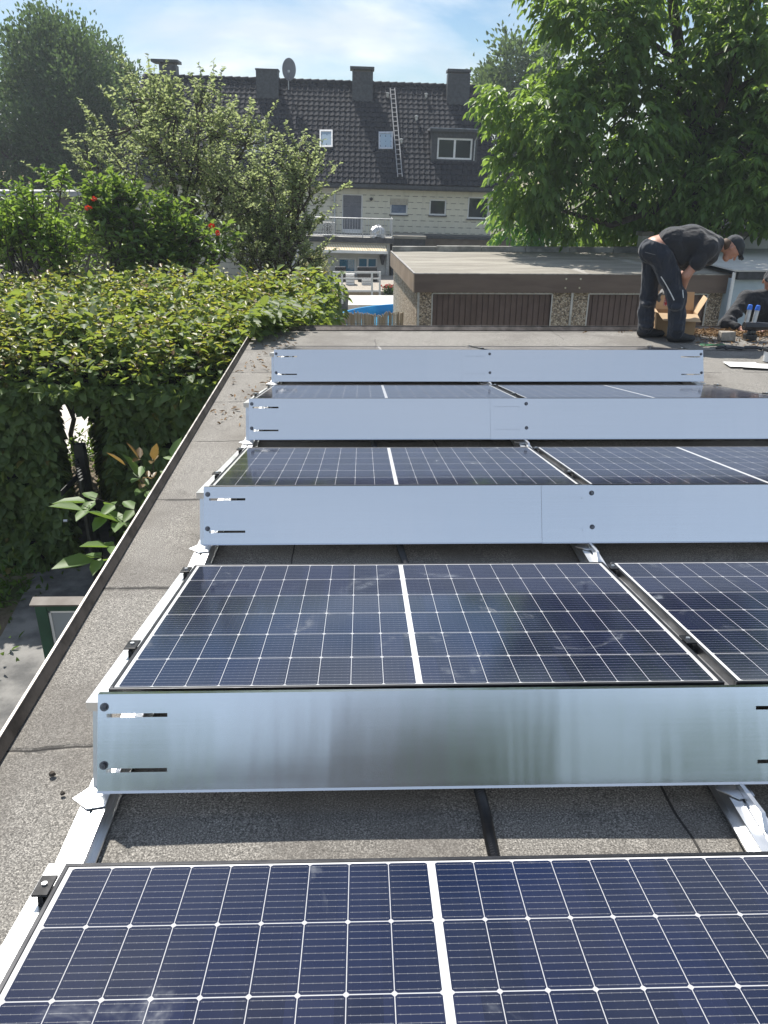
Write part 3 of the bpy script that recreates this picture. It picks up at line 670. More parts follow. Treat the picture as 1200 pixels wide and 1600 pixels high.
mb = MB(); mb.box((xl, EY-.21, bz-.20), (xr+.15, EY-.183, bz+.03)); mb.box((xr+.122, EY-.18, bz-.20), (xr+.15, -.02, bz+.03)); hb(mb, 'slab_edge', m_darkslate)
zt = hp(560, 341, EY-.1)[1]; mb = MB(); yy = EY-.1
mb.tube([(xl, yy, zt), (xr+.05, yy, zt), (xr+.05, -.3, zt)], .022, 6); mb.tube([(xl, yy, bz+.1), (xr+.05, yy, bz+.1), (xr+.05, -.3, bz+.1)], .016, 6)
xx = xl
while xx < xr+.05:
    mb.tube([(xx, yy, bz+.1), (xx, yy, zt)], .009, 5); xx += .125
for i in range(22): mb.tube([(xr+.05, yy+.13*i, bz+.1), (xr+.05, yy+.13*i, zt)], .009, 5)
for xx in np.arange(xl, xr, 1.4): mb.tube([(xx, yy, bz-.02), (xx, yy, zt)], .022, 6)
mb.tube([(xr+.05, yy, bz-.02), (xr+.05, yy, zt)], .024, 6); hb(mb, 'balcony_railing', m_galv)
# awning
M = Mat('striped_awning'); x, y, z = M.xyz(); s = ((x*1.35 + z*1.0).mod(.16)).lt(.07); M.set('Base Color', M.mix(s, (.56, .44, .25), (.70, .62, .48))); M.set('Roughness', .9); m_awn = M.m
ax0, az0 = hp(501, 393, EY-1.0); ax1, _ = hp(604, 393, EY-1.0); at0 = bz-.30
mb = MB(); n = 10
V = []
for j in range(6):
    for i in range(n+1): t = j/5; V.append((ax0+(ax1-ax0)*i/n, EY-.15-.9*t, at0+(az0+.08-at0)*t-.03*math.sin(PI*t)))
mb.add(V, [(j*(n+1)+i, j*(n+1)+i+1, (j+1)*(n+1)+i+1, (j+1)*(n+1)+i) for j in range(5) for i in range(n)]); aw = hb(mb, 'awning', m_awn)
mb = MB(); mb.box((ax0-.05, EY-1.10, az0-.03), (ax1+.05, EY-1.02, az0+.09)); hb(mb, 'awning_bar', m_white)
lx, lz = hp(598, 404, EY-.2); mb = MB(); mb.lathe((lx, EY-.22, lz), [(0, -.3), (.05, -.28), (.16, .12), (.10, .22), (0, .26)], 6); mb.box((lx-.02, EY-.22, lz+.1), (lx+.02, EY, lz+.15)); hb(mb, 'lantern', m_black)
xx = hp(604.5, 410, EY-.1)[0]; mb = MB(); mb.tube([(xx, EY-.08, bz-.3), (xx, EY-.08, GZ)], .05, 8); hb(mb, 'downpipe', m_galv)
# dark flat extension to the right
e0, e1 = hp(613, 369, -2.4), hp(664, 389, -2.4); mb = MB(); mb.box((e0[0], -2.4, GZ), (e1[0], -.01, e0[1]-.1)); hb(mb, 'side_extension', m_darkslate)
mb = MB(); mb.box((e0[0]-.03, -2.5, e0[1]-.098), (e1[0]+.03, -.012, e0[1]+.03)); hb(mb, 'side_extension_roof', m_felt)
f0 = hp(664, 368, -1.4); f1 = hp(800, 376, -1.4); mb = MB(); mb.box((e1[0]+.035, -1.4, GZ), (f1[0], -.013, f1[1])); hb(mb, 'rear_extension', m_brownpvc)
mb = MB(); mb.box((e1[0]+.035, -1.55, f1[1]+.003), (f1[0]+.05, -.014, f0[1])); hb(mb, 'rear_extension_fascia', m_darkslate)
# AC unit, covered grill on the balcony
ac = thing('air_conditioner', 'white air conditioner unit on the balcony beside the grey door', 'air conditioner', tuple(HO)); ac.rotation_euler = (0, TH, 0)
r = rect((504, 347), (523, 369), EY+.5); mb = MB(); mb.box((r[0], EY+.5, bz+.02), (r[2], EY+.85, r[3])); mb.build('body', m_offwhite, ac, bevel=.01, world=False)
cxx = (r[0]+r[2])/2-.05; czz = (bz+r[3])/2; mb = MB()
for q in (.09, .17, .25): 
    mb.tube([(cxx+q*math.cos(t), EY+.485, czz+q*math.sin(t)) for t in np.linspace(0, 2*PI, 25)], .008, 4)
for t in np.arange(0, PI, PI/4): mb.tube([(cxx-.26*math.cos(t), EY+.488, czz-.26*math.sin(t)), (cxx+.26*math.cos(t), EY+.488, czz+.26*math.sin(t))], .007, 4)
mb.build('fan_grille', m_black, ac, world=False)
gr = thing('covered_grill', 'round grill under a crumpled silver cover at the balcony corner', 'grill', tuple(HO)); gr.rotation_euler = (0, TH, 0)
gx, gz = hp(590, 372, EY+.35); mb = MB(); o = []
prof = [(.36, .0), (.37, .18), (.35, .33), (.27, .45), (.12, .52), (.0, .56)]
for i, (r_, h) in enumerate(prof):
    for j in range(16):
        th = 2*PI*j/16; q = r_*(1+.10*math.sin(5*th+i)); mb.v.append((gx+q*math.cos(th), EY+.35+q*math.sin(th), bz+.02+h+.03*math.sin(3*th+i*2)))
for i in range(5):
    for j in range(16):
        k = (j+1) % 16; mb.f.append((i*16+j, i*16+k, (i+1)*16+k, (i+1)*16+j)); mb.mi.append(0)
mb.build('cover', m_galv, gr, world=False)
mb = MB(); mb.lathe((gx, EY+.35, bz), [(.0, .03), (.30, .03), (.30, .02), (0, .0)], 12); mb.build('base', m_black, gr, world=False)

# ------------------------------------------------------------------ patio things in front of the house
def gz_at(Y): return ground_z(Y)
YP = 31.0
deck = thing('patio_deck', 'pale raised timber deck with a white edge in front of the ground-floor doors', 'deck', tuple(aty(560, 460, YP)))
a = aty(520, 455, YP); b = aty(612, 463.5, YP); mb = MB()
mb.box((a[0], YP+.03, a[2]-.08), (b[0]+1.0, 36.7, a[2])); mb.build('deck_top', pm('weathered_deck', (.26, .23, .19), (.36, .32, .27), 5, .8, 0, .2, 40, stretch=(8, 1, 1)), deck); mb = MB(); nn = 34
for i in range(nn): 
    x0 = a[0]+.6+(b[0]-a[0]-1.0)*i/nn; mb.box((x0, YP+.005, b[2]), (x0+(b[0]-a[0]-1.0)/nn-.015, YP+.028, a[2]-.082))
mb.build('board_panel', m_wood, deck)
mb = MB(); mb.box((a[0]+.02, YP+.04, gz_at(YP)-.1), (b[0]+.9, 36.6, a[2]-.085)); mb.build('base', m_concrete, deck)
dz_top = float(a[2])
rl = thing('patio_railing', 'white square-post railing around the raised patio deck', 'railing', tuple(aty(560, 450, YP)))
tl_ = aty(522, 424, YP); tr_ = aty(593.5, 424, YP); bt = aty(560, 455, YP)[2]
for xx in (tl_[0], tl_[0]+.32, tr_[0]-.32, tr_[0]):
    mb = MB(); mb.box((xx-.04, YP-.08, bt-.5), (xx+.04, YP, tl_[2])); mb.build('post', m_white, rl)
for zz, h in ((tl_[2], .07), (aty(560, 434, YP)[2], .05), (aty(560, 453, YP)[2], .07)):
    mb = MB(); mb.box((tl_[0]+.042, YP-.06, zz-h), (tr_[0]-.042, YP-.02, zz)); mb.build('rail', m_white, rl)
mb = MB(); mb.add([(tl_[0]+.3, YP-.04, bt+.15), (tr_[0]-.3, YP-.04, bt+.15), (tr_[0]-.3, YP-.04, tl_[2]-.5), (tl_[0]+.3, YP-.04, tl_[2]-.5)], [(0, 1, 2, 3)])
for (pa, pb, lab, n) in (((540, 435), (554, 452), 'taller white slatted cupboard on the patio deck', 4), ((565, 443), (580, 452), 'low white slatted chest on the patio deck', 3)):
    A = aty(*pa, 33.0); B = aty(*pb, 33.0); t = thing('patio_cabinet', lab, 'cabinet', (A[0], 33.0, dz_top), 'white cabinets on the patio deck')
    z1 = dz_top+(A[2]-B[2]); mb = MB(); mb.box((A[0], 33.03, dz_top), (B[0], 33.5, z1)); mb.build('body', m_offwhite, t); mb = MB()
    for i in range(n): mb.box((A[0]+.02, 33.0, dz_top+.02+(z1-dz_top)*i/n), (B[0]-.02, 33.027, dz_top+(z1-dz_top)*(i+1)/n-.02))
    mb.build('slats', m_white, t)
for px, wd, lab in ((532, .5, 'dark wicker garden seat behind the left end of the white railing'), (574, .9, 'dark wicker garden bench between the white cabinets and the glass door')):
    A = aty(px, 452, 34.2); t = thing('garden_bench', lab, 'bench', (A[0], 34.2, dz_top))
    mb = MB(); mb.box((A[0]-wd/2, 34.2, dz_top+.05), (A[0]+wd/2, 34.8, dz_top+.42)); mb.build('seat', m_black, t, bevel=.03); mb = MB(); mb.box((A[0]-wd/2, 34.82, dz_top+.05), (A[0]+wd/2, 34.95, dz_top+.58)); mb.build('backrest', m_black, t, bevel=.03)
    mb = MB()
    for sx in (-1, 1):
        for yy in (34.25, 34.9): mb.box((A[0]+sx*(wd/2-.04)-.02, yy-.02, dz_top), (A[0]+sx*(wd/2-.04)+.02, yy+.02, dz_top+.048))
    mb.build('legs', m_black, t)
# white slab next to the pool
A = aty(545, 465, 27.0); B = aty(616, 475, 25.4); slab_z = float((A[2]+B[2])/2)
mb = MB(); mb.box((A[0], 25.2, gz_at(25)-.05), (B[0]+1.5, 27.6, slab_z)); tag(mb.build('pool_terrace', m_offwhite, None), 'white rendered terrace block behind the blue pool', 'terrace')
mb = MB()
for i in range(9): mb.box((-2.2+i*.26, 21.0, gz_at(23)+.02), (-2.2+i*.26+.245, 26.0, gz_at(23)+.10))
tag(mb.build('sun_deck', pm('orange_wood', (.45, .27, .16), (.60, .38, .25), 4, .7, 0, .2, 30, stretch=(8, 1, 1)), None), 'reddish plank deck left of the blue pool', 'deck')
# pool
PXL = aty(525, 480, 20.5); pool_r = 2.75; pcx = float(PXL[0])+pool_r+.02; pcy = 20.6; pz = gz_at(20.6); rimz = float(aty(575, 476.5, pcy+pool_r*.9)[2])
pool = thing('garden_pool', 'round above-ground pool with a bright blue liner behind the reed fence', 'pool', (pcx, pcy, pz)); mb = MB()
mb.lathe((pcx, pcy, 0), [(pool_r, pz-.05), (pool_r, rimz)], 48); mb.build('outer_wall', m_white, pool, smooth=True)
mb = MB(); mb.lathe((pcx, pcy, 0), [(pool_r-.03, rimz), (pool_r-.03, pz)], 48); mb.build('liner', m_poolwall, pool, smooth=True)
mb = MB(); mb.lathe((pcx, pcy, 0), [(pool_r-.04, rimz-.01), (pool_r-.04, rimz+.02), (pool_r+.03, rimz+.02), (pool_r+.03, rimz-.01)], 48); mb.build('rim', m_poolwall, pool, smooth=True)
mb = MB(); mb.lathe((pcx, pcy, 0), [(pool_r-.035, rimz-.28), (0.001, rimz-.28)], 48); mb.build('water', m_water, pool)
mb = MB(); A = aty(521, 500, 18.0); mb.box((A[0]-.5, 17.0, gz_at(17)+.0), (A[0]+.25, 18.6, gz_at(17)+.06)); tag(mb.build('paddling_mat', m_blue, None, bevel=.02), 'flat light blue mat on the ground in front of the pool', 'mat')
A = aty(491.5, 490, 20.4); B = aty(504, 468, 22.6); t = thing('pool_cover_roll', 'rolled-up light blue pool cover lying left of the pool', 'cover roll', (A[0], A[1], A[2])); mb = MB(); Av, Bv = Vector(A), Vector(B)
mb.tube([Av, Bv], .17, 16); mb.build('roll', m_blue, t, smooth=False); mb = MB(); mb.tube([Av-(Bv-Av)*.06, Av], .04, 8); mb.tube([Bv, Bv+(Bv-Av)*.06], .04, 8); mb.build('axle', m_galv, t)
mb = MB(); mb.box((A[0]-.05, A[1]+.1, ground_z(21)), (A[0]+.05, A[1]+.2, A[2]-.1)); mb.box((B[0]-.05, B[1]-.2, ground_z(22)), (B[0]+.05, B[1]-.1, B[2]-.1)); mb.build('stand', m_galv, t)
# planter with red flowers
A = aty(609, 458, 30.0); t = thing('flower_pot', 'dark flower pot with red flowers beside the patio', 'flower pot', (A[0]-.05, 30, gz_at(30))); mb = MB()
zt_ = float(aty(609, 452, 30.0)[2]); mb.lathe((A[0]-.05, 30, 0), [(0, gz_at(30)), (.12, gz_at(30)), (.17, zt_-.2), (.0, zt_-.2)], 16); mb.build('pot', m_black, t)
P = np.array([A[0]-.05, 30, zt_-.05])+rng.normal(size=(260, 3))*np.array([.10, .10, .09]); V, F = leaf_arrays(P, rdir(260)+np.array([0, 0, .4]), rdir(260)+np.array([0, 0, 1]), .10, .07)
np_mesh('foliage', V, F, leaf_mat('pot_leaf', (.03, .07, .02), (.06, .12, .03), (.1, .2, .03)), t)
P = np.array([A[0]-.05, 30, zt_+.1])+rng.normal(size=(90, 3))*np.array([.11, .1, .04]); V, F = leaf_arrays(P, rdir(90)+np.array([0, 0, .4]), rdir(90), .06, .06)
np_mesh('blossom', V, F, leaf_mat('red_petal', (.45, .03, .03), (.6, .06, .05), (.6, .05, .04)), t)
# reed fence
YF = 15.6; fl = aty(462, 490, YF); fr_ = 1.62; rf = thing('reed_fence', 'reed screen fence in front of the pool, ending at the garage wall', 'fence', (fl[0], YF, ground_z(YF))); mb = MB(); xx = fl[0]; ztop = float(aty(560, 493, YF)[2]); dip = float(aty(545, 497, YF)[2])
while xx < fr_:
    px = 600+FPX*(xx-.7)/18.0; g = (524 < 600+(xx-1.14)*68 < 531)
    h = ztop + rng.normal()*.022 + (.05*math.sin(xx*3)) ; h += (.10 if xx > 1.2 else 0)
    lean = rng.normal()*.012
    if not (-.03 < xx < .10): mb.tube([(xx, YF+rng.normal()*.008, ground_z(YF)-.05), (xx+lean, YF+rng.normal()*.01, h)], .0115, 5)
    xx += .0115
mb.build('reed_mat', m_reed, rf); mb = MB()
for zz in (-2.3, -1.8, -1.35): mb.tube([(fl[0], YF-.014, zz), (fr_, YF-.014, zz)], .004, 4)
mb.build('tie_wire', m_bolt, rf); mb = MB()
for xx in (fl[0]+.1, -.05, fr_-.05): mb.tube([(xx, YF+.05, ground_z(YF)-.1), (xx, YF+.05, ztop-.1)], .03, 8)
mb.build('post', m_bark, rf)
A = aty(478, 457, 17); mb = MB(); mb.tube([(A[0], 17, ground_z(17)-.1), (A[0], 17, A[2])], .07, 10); mb.tube([(A[0], 17, A[2]), (A[0], 17, A[2]+.03)], [.085, .06], 10); tag(mb.build('wooden_post', m_bark, None), 'weathered wooden post standing in the shrubs left of the pool', 'post')

# ------------------------------------------------------------------ neighbouring garage row
GY = 14.25; gz_top = float(aty(648, 427, GY)[2]); gl = float(aty(649, 470, GY)[0]); GB = 0
for yy in np.arange(15, 26, .02):
    q = aty(613.5, 393, yy)
    if q[2] < gz_top: GB = float(yy); break
gr_x = float(aty(1144, 427, GY)[0]); fz = float(aty(648, 455.5, GY)[2]); gb = -2.95
gg = thing('garage_row', 'brown garage row with pebble-dash walls, dark fascia and a pale felt roof', 'garage', (gl, GY, gb)); x0 = gl; x1 = gr_x; kx = (gl-float(aty(613.5, 393, GB)[0]))/(GB-GY); skew = lambda a, b, z0, z1: ([(a-kx*(GY-.128-GY), GY-.128, z0), (b-kx*(GY-.128-GY), GY-.128, z0), (b-kx*(GB-GY), GB, z0), (a-kx*(GB-GY), GB, z0)], [(a-kx*(GY-.128-GY), GY-.128, z1), (b-kx*(GY-.128-GY), GY-.128, z1), (b-kx*(GB-GY), GB, z1), (a-kx*(GB-GY), GB, z1)])
d1 = (aty(675.5, 456.5, GY), aty(863.5, 456.5, GY)); un = (float(aty(893, 470, GY)[0])-gl); doors = []
for i in range(3):
    a_ = float(d1[0][0])+un*i; b_ = float(d1[1][0])+un*i
    if a_ < x1-.4: doors.append((a_, gb, min(b_, x1-.25), fz-.035))
mb = MB(); wall_holes(mb, x0+.03, x1-.03, gb, fz, doors, GY, .10)
mb.build('front_wall', m_pebble, gg)
mb = MB(); mb.add([(x0+.03, GY, gb), (x0+.03-kx*(GB-GY), GB-.02, gb), (x0+.03-kx*(GB-GY), GB-.02, fz), (x0+.03, GY, fz), (x1-.03, GY, gb), (x1-.03, GB-.02, gb), (x1-.03, GB-.02, fz), (x1-.03, GY, fz)], [(1, 0, 3, 2), (4, 5, 6, 7), (5, 1, 2, 6)]); mb.build('side_wall', m_pebble, gg)
mb = MB(); mb.box((x0-.03, GY-.13, fz), (x1+.03, GY-.10, gz_top)); mb.build('fascia', m_fascia, gg)
mb = MB(); mb.hexa(*skew(x0-.06, x0-.032, fz, gz_top-.003)); mb.build('side_fascia', m_fascia_side, gg); mb = MB(); mb.box((x1+.032, GY-.128, fz), (x1+.06, GB, gz_top-.003)); mb.build('side_fascia', m_fascia_side, gg)
mb = MB(); mb.hexa(*skew(x0-.062, x0-.02, gz_top-.004, gz_top+.018)); mb.box((x0-.02, GY-.134, gz_top-.002), (x1+.06, GY-.09, gz_top+.016)); mb.build('roof_edge', m_trimtop, gg)
mb = MB(); n1, n2 = 40, 16; V = []
for j in range(n2+1):
    for i in range(n1+1): yy = GY-.09+(GB-GY+.09)*j/n2; xa_ = x0-.02-kx*(yy-GY); xx = xa_+(x1+.03-xa_)*i/n1; V.append((xx, yy, gz_top+.004+.015*noise.noise(Vector((xx, yy, 3)))))
mb.add(V, [(j*(n1+1)+i, j*(n1+1)+i+1, (j+1)*(n1+1)+i+1, (j+1)*(n1+1)+i) for j in range(n2) for i in range(n1)]); mb.build('roof_felt', m_felt, gg, smooth=True)
mb = MB(); xx = x0-kx*(GB-GY)
while xx < x1:
    mb.box((xx, GB-.02, gz_top-.1), (min(x1, xx+1.14), GB+.2, gz_top+.13+rng.normal()*.006)); xx += 1.155
mb.build('rear_coping', m_coping, gg)
for a_, b0_, b_, zt_ in doors:
    mb = MB(); n = max(3, int((b_-a_)/.115)); V = []; P = []
    for i in range(n):
        q = a_+(b_-a_)*i/n; wv = (b_-a_)/n
        P += [(q, .06), (q+wv*.80, .06), (q+wv*.84, .082), (q+wv*.96, .082)]
    P.append((b_, .06))
    o = [(px_, GY+py_, gb+.02) for px_, py_ in P]+[(px_, GY+py_, zt_) for px_, py_ in P]; k = len(P)
    mb.add(o, [(i, i+1, k+i+1, k+i) for i in range(k-1)]); dd = mb.build('garage_door', m_gdoor, gg)
    mb = MB(); mb.box((a_-.012, GY-.012, gb), (a_+.014, GY-.002, zt_)); mb.box((b_-.014, GY-.012, gb), (b_+.012, GY-.002, zt_)); mb.box((a_+.014, GY-.012, zt_-.012), (b_-.014, GY-.002, zt_+.012)); mb.build('door_frame', m_galv, dd)
for i in range(3):
    xx = gl+un*i+(.06 if i == 0 else 0)
    if xx < x1: mb = MB(); mb.box((xx-.022, GY-.03, gb), (xx+.022, GY-.004, fz-.003)); mb.build('joint_strip', m_galv, gg)
mb = MB()
for px, py in ((885, 436), (907.5, 436), (883.5, 450), (905.5, 450)):
    q = aty(px, py, GY-.135); mb.lathe((q[0], GY-.135, q[2]), [(.0, -.004), (.016, -.003), (.02, .004)], 8, axis='y')
mb.build('bracket_bolts', pm('pale_bolt', (.5, .45, .3), (.6, .55, .4), 5, .5), gg)
# pale garage to the right of the row
PY = 13.9; rz = float(aty(1165, 423.5, PY)[2]); px0 = float(aty(1147, 430, PY)[0]); ng = thing('pale_garage', 'light blue-grey garage with dark fascia at the right picture edge', 'garage', (px0, PY, -2.95)); fz2 = float(aty(1165, 436, PY)[2])
mb = MB(); mb.box((px0, PY, -2.95), (px0+6, GB, fz2-.002)); mb.build('wall', pm('pale_blue_render', (.36, .44, .50), (.44, .52, .58), 2, .8, 0, .1, 40), ng)
mb = MB(); mb.box((px0+.03, PY-.12, fz2), (px0+6.1, PY-.003, rz)); mb.build('fascia', m_darkslate, ng)
mb = MB(); mb.box((px0-.05, PY-.14, rz+.002), (px0+6.1, GB-.3, rz+.03)); mb.build('roof', m_offwhite, ng); mb = MB(); mb.tube([(px0-.03, PY-.06, rz-.02), (px0-.03, PY-.06, -2.9)], .035, 8); mb.build('downpipe', m_white, ng)
mb = MB(); mb.box((px0-.15, GB-.25, rz-.3), (px0+6, GB+.1, rz+.32)); mb.build('parapet', m_offwhite, ng); mb = MB(); mb.box((px0-.2, GB-.3, rz+.322), (px0+6.1, GB+.15, rz+.42)); mb.build('parapet_cap', m_felt, ng)
# far pieces glimpsed between the leaves
A = aty(1150, 398, 34); B = aty(1215, 372, 34); t = thing('brick_house', 'reddish brick house half hidden behind the walnut tree', 'house', (A[0], 34, -3.6)); mb = MB(); mb.box((A[0]-1, 34, -3.7), (A[0]+7, 40, B[2]))
M = Mat('brick'); br = M.new('ShaderNodeTexBrick'); br.inputs['Scale'].default_value = 5; br.inputs['Color1'].default_value = (.28, .12, .08, 1); br.inputs['Color2'].default_value = (.36, .17, .11, 1); br.inputs['Mortar'].default_value = (.4, .37, .33, 1)
mpn = M.new('ShaderNodeMapping'); mpn.inputs['Rotation'].default_value = (PI/2, 0, 0); M.nt.links.new(M.co(), mpn.inputs[0]); M.nt.links.new(mpn.outputs[0], br.inputs[0]); M.set('Base Color', br.outputs[0]); M.set('Roughness', .9)
mb.build('wall', M.m, t); mb = MB(); z_ = float(B[2]); mb.add([(A[0]-1.3, 33.6, z_), (A[0]+7.3, 33.6, z_), (A[0]+7.3, 40.4, z_), (A[0]-1.3, 40.4, z_), (A[0]-1.3, 37, z_+2.6), (A[0]+7.3, 37, z_+2.6)], [(0, 1, 5, 4), (2, 3, 4, 5), (0, 4, 3), (1, 2, 5), (0, 3, 2, 1)]); mb.build('roof', m_tile, t)
window(t, (A[0]+.6, z_-2.2, A[0]+1.7, z_-.8), 33.93, builder=lambda mb_, n_, m_, p_: mb_.build(n_, m_, p_))
A = aty(872, 366, 30); B = aty(942, 352, 30); t = thing('garden_shed', 'low shed with a pale sloping roof glimpsed under the walnut branches', 'shed', (A[0], 30, -3.5)); mb = MB(); mb.box((A[0]+.1, 30.1, -3.6), (B[0]-.1, 32.4, A[2]-.1)); mb.build('wall', m_offwhite, t)
mb = MB(); mb.hexa([(A[0], 29.9, A[2]-.09), (B[0], 29.9, A[2]-.09), (B[0], 32.6, B[2]-.06), (A[0], 32.6, B[2]-.06)], [(A[0], 29.9, A[2]), (B[0], 29.9, A[2]), (B[0], 32.6, B[2]), (A[0], 32.6, B[2])]); mb.build('roof', pm('pale_roof_sheet', (.42, .41, .38), (.55, .53, .5), 3, .7, 0, .2, 20), t)
A = aty(-60, 306, 34); B = aty(132, 299, 34); m_annex = pm('brown_boards', (.07, .06, .05), (.11, .095, .08), 4, .9)
t = thing('flat_annex', 'low grey flat-roofed building far behind the left shrubs', 'building', (A[0], 34, -3.5)); mb = MB(); mb.box((A[0]-4, 34, -3.7), (B[0], 38, A[2])); mb.build('wall', m_annex, t)
mb = MB(); mb.box((A[0]-4.1, 33.8, A[2]+.002), (B[0]+.1, 38.2, B[2])); mb.build('roof', m_zinc, t)
A = aty(34, 408, 15.5); t = thing('neighbour_shed', 'shed with a pale felt flat roof at the left picture edge behind the hedge', 'shed', (A[0]-3, 12.6, -2.8)); mb = MB(); mb.box((A[0]-4, 12.8, -2.85), (A[0]-.1, 15.4, A[2]-.13)); mb.build('wall', m_offwhite, t)
mb = MB(); mb.box((A[0]-4.1, 12.65, A[2]-.128), (A[0], 15.5, A[2])); mb.build('roof', m_felt, t)
# ------------------------------------------------------------------ hedge
m_hedge = leaf_mat('hedge_leaf', (.075, .125, .048), (.15, .22, .07), (.36, .46, .075), .46, .55, ((.17, .13, .03), .975))
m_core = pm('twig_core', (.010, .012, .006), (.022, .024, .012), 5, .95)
HX0, HXR, HY0, HY1 = -7.2, -.50, 6.25, 9.5
SH = .4
ox0, ox1 = float(aty(90, 690, HY0)[0]), float(aty(168, 690, HY0)[0]); oz = float(aty(120, 630, HY0)[2]); HG = -2.62
def htop(x, y): return -.02 + (y-HY0)*.06 - .46*math.exp(-(y-HY0)/.5) + .13*noise.noise(Vector((x*.8, y*.8, 5))) + .07*noise.noise(Vector((x*2.5, y*2.5, 9)))
def hright(y): return HXR if y < RY1+.12 else .10+.12*(y-7.4)
hedge = thing('leafy_hedge', 'wide leafy hedge with a yellow-green top and a gap cut through its dark face', 'hedge', ((HX0+HXR)/2, HY0, HG))
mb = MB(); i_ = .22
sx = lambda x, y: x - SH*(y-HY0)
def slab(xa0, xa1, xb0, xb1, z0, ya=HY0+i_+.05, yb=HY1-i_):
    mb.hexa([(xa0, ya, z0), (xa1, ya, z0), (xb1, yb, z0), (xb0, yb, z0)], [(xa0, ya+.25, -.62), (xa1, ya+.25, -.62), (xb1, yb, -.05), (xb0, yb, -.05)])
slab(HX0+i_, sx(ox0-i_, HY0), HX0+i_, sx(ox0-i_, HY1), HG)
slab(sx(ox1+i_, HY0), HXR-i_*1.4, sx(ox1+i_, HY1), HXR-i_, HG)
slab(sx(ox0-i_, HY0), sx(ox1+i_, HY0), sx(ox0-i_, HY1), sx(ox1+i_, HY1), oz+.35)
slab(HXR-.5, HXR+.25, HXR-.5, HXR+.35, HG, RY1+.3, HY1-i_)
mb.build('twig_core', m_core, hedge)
P = []; T = []; N = []
def in_gap(x, y, z): q = x + SH*(y-HY0); return ox0-.04 < q < ox1+.02 and z < oz + .10*math.sin(x*9)
n = 19000                       # front face
xs = rng.uniform(HX0+1.6, HXR+.02, n); zs = rng.uniform(HG+.05, .1, n)
for x_, z_ in zip(xs, zs):
    zt = htop(x_, HY0); z2 = min(z_, zt)
    b = .26*noise.noise(Vector((x_*1.4, z_*1.6, 0))) + .06*noise.noise(Vector((x_*5, z_*5, 2)))
    y_ = HY0 - b + abs(rng.normal())*.09 + (.12 if z_ > -.05 else 0) + (.10*max(0, -1.6-z_))
    if noise.noise(Vector((x_*3.2, z_*3.2, 7))) < -.42: continue
    if in_gap(x_, y_, z2): continue
    P.append((x_, y_, z2)); T.append((rng.normal()*.55, -.35+rng.normal()*.3, -.55+rng.normal()*.45)); N.append((rng.normal()*.4, -.8+rng.normal()*.3, .55+rng.normal()*.4))
n = 19000                       # top
ys = HY0 + (HY1-HY0+.2)*rng.random(n); xs = rng.uniform(HX0+.4, .45, n)
for x_, y_ in zip(xs, ys):
    if x_ > hright(y_)+.1*rng.normal(): continue
    zt = htop(x_, y_); up = rng.random() < .35
    P.append((x_, y_, zt + (rng.random()**2*.22 if up else -abs(rng.normal())*.07))); T.append((rng.normal()*.8, rng.normal()*.8, .15+rng.normal()*.35)); N.append((rng.normal()*.45, rng.normal()*.45, 1))
n = 5200                        # right flank and inside of the gap
for _ in range(n):
    y_ = rng.uniform(HY0, HY1); z_ = rng.uniform(-2.0, .3); k = rng.integers(0, 3)
    if k == 0:
        x_ = hright(y_)+rng.normal()*.06; z_ = min(z_, htop(x_, y_)); 
        if y_ < RY1+.12 and z_ > -.05: x_ += .10
        t = (.5, rng.normal()*.5, -.3)
    elif k == 1: x_ = sx(ox0, y_)-abs(rng.normal())*.08; z_ = rng.uniform(HG, oz); t = (.6, rng.normal()*.5, -.3)
    else: x_ = sx(ox1, y_)+abs(rng.normal())*.08; z_ = rng.uniform(HG, oz); t = (-.6, rng.normal()*.5, -.3)
    P.append((x_, y_, z_)); T.append(t); N.append((t[0]+rng.normal()*.4, rng.normal()*.4, .6+rng.normal()*.3))
for _ in range(900):            # leaves spilling over the roof corner
    a_ = rng.random(); x_ = -.48+.62*a_**1.5*rng.random(); y_ = 6.35+1.2*rng.random()+.5*a_; z_ = .05+.25*rng.random()
    if x_ > -.40+.45*(y_-6.3): continue
    P.append((x_, y_, z_)); T.append((.5+rng.normal()*.4, -.4+rng.normal()*.4, .1*rng.normal())); N.append((rng.normal()*.3, rng.normal()*.3, 1))
s = rng.uniform(.45, 1.35, len(P)); V, F = leaf_arrays(P, np.array(T), np.array(N), .115*s, .076*s*rng.uniform(.75, 1.2, len(P)), .22, .16); np_mesh('foliage', V, F, m_hedge, hedge)
# upright young shoots on the hedge top
m_shoot = leaf_mat('hedge_shoot_leaf', (.13, .15, .025), (.27, .28, .05), (.44, .46, .06), .5, .4, ((.20, .10, .04), .8))
P = []; T = []; N = []; mb = MB()
for _ in range(900):
    y_ = HY0+.1+rng.random()*(HY1-HY0-.1); x_ = rng.uniform(HX0+1, .1)
    if x_ > hright(y_): continue
    b = Vector((x_, y_, htop(x_, y_)-.05)); d = Vector((rng.normal()*.3, rng.normal()*.3, 1)).normalized(); L = rng.uniform(.12, .40); mb.tube([b, b+d*L], [.004, .002], 3, caps=False)
    for i in range(7):
        q = b+d*L*(i+1)/7; th = i*2.4+rng.random(); P.append(tuple(q)); T.append((math.cos(th), math.sin(th), .5+rng.normal()*.2)); N.append((rng.normal()*.3, rng.normal()*.3, 1))
s = rng.uniform(.6, 1.1, len(P)); V, F = leaf_arrays(P, np.array(T), np.array(N), .085*s, .05*s); np_mesh('young_shoots', V, F, m_shoot, hedge)
mb.build('shoot_stems', m_bark, hedge)
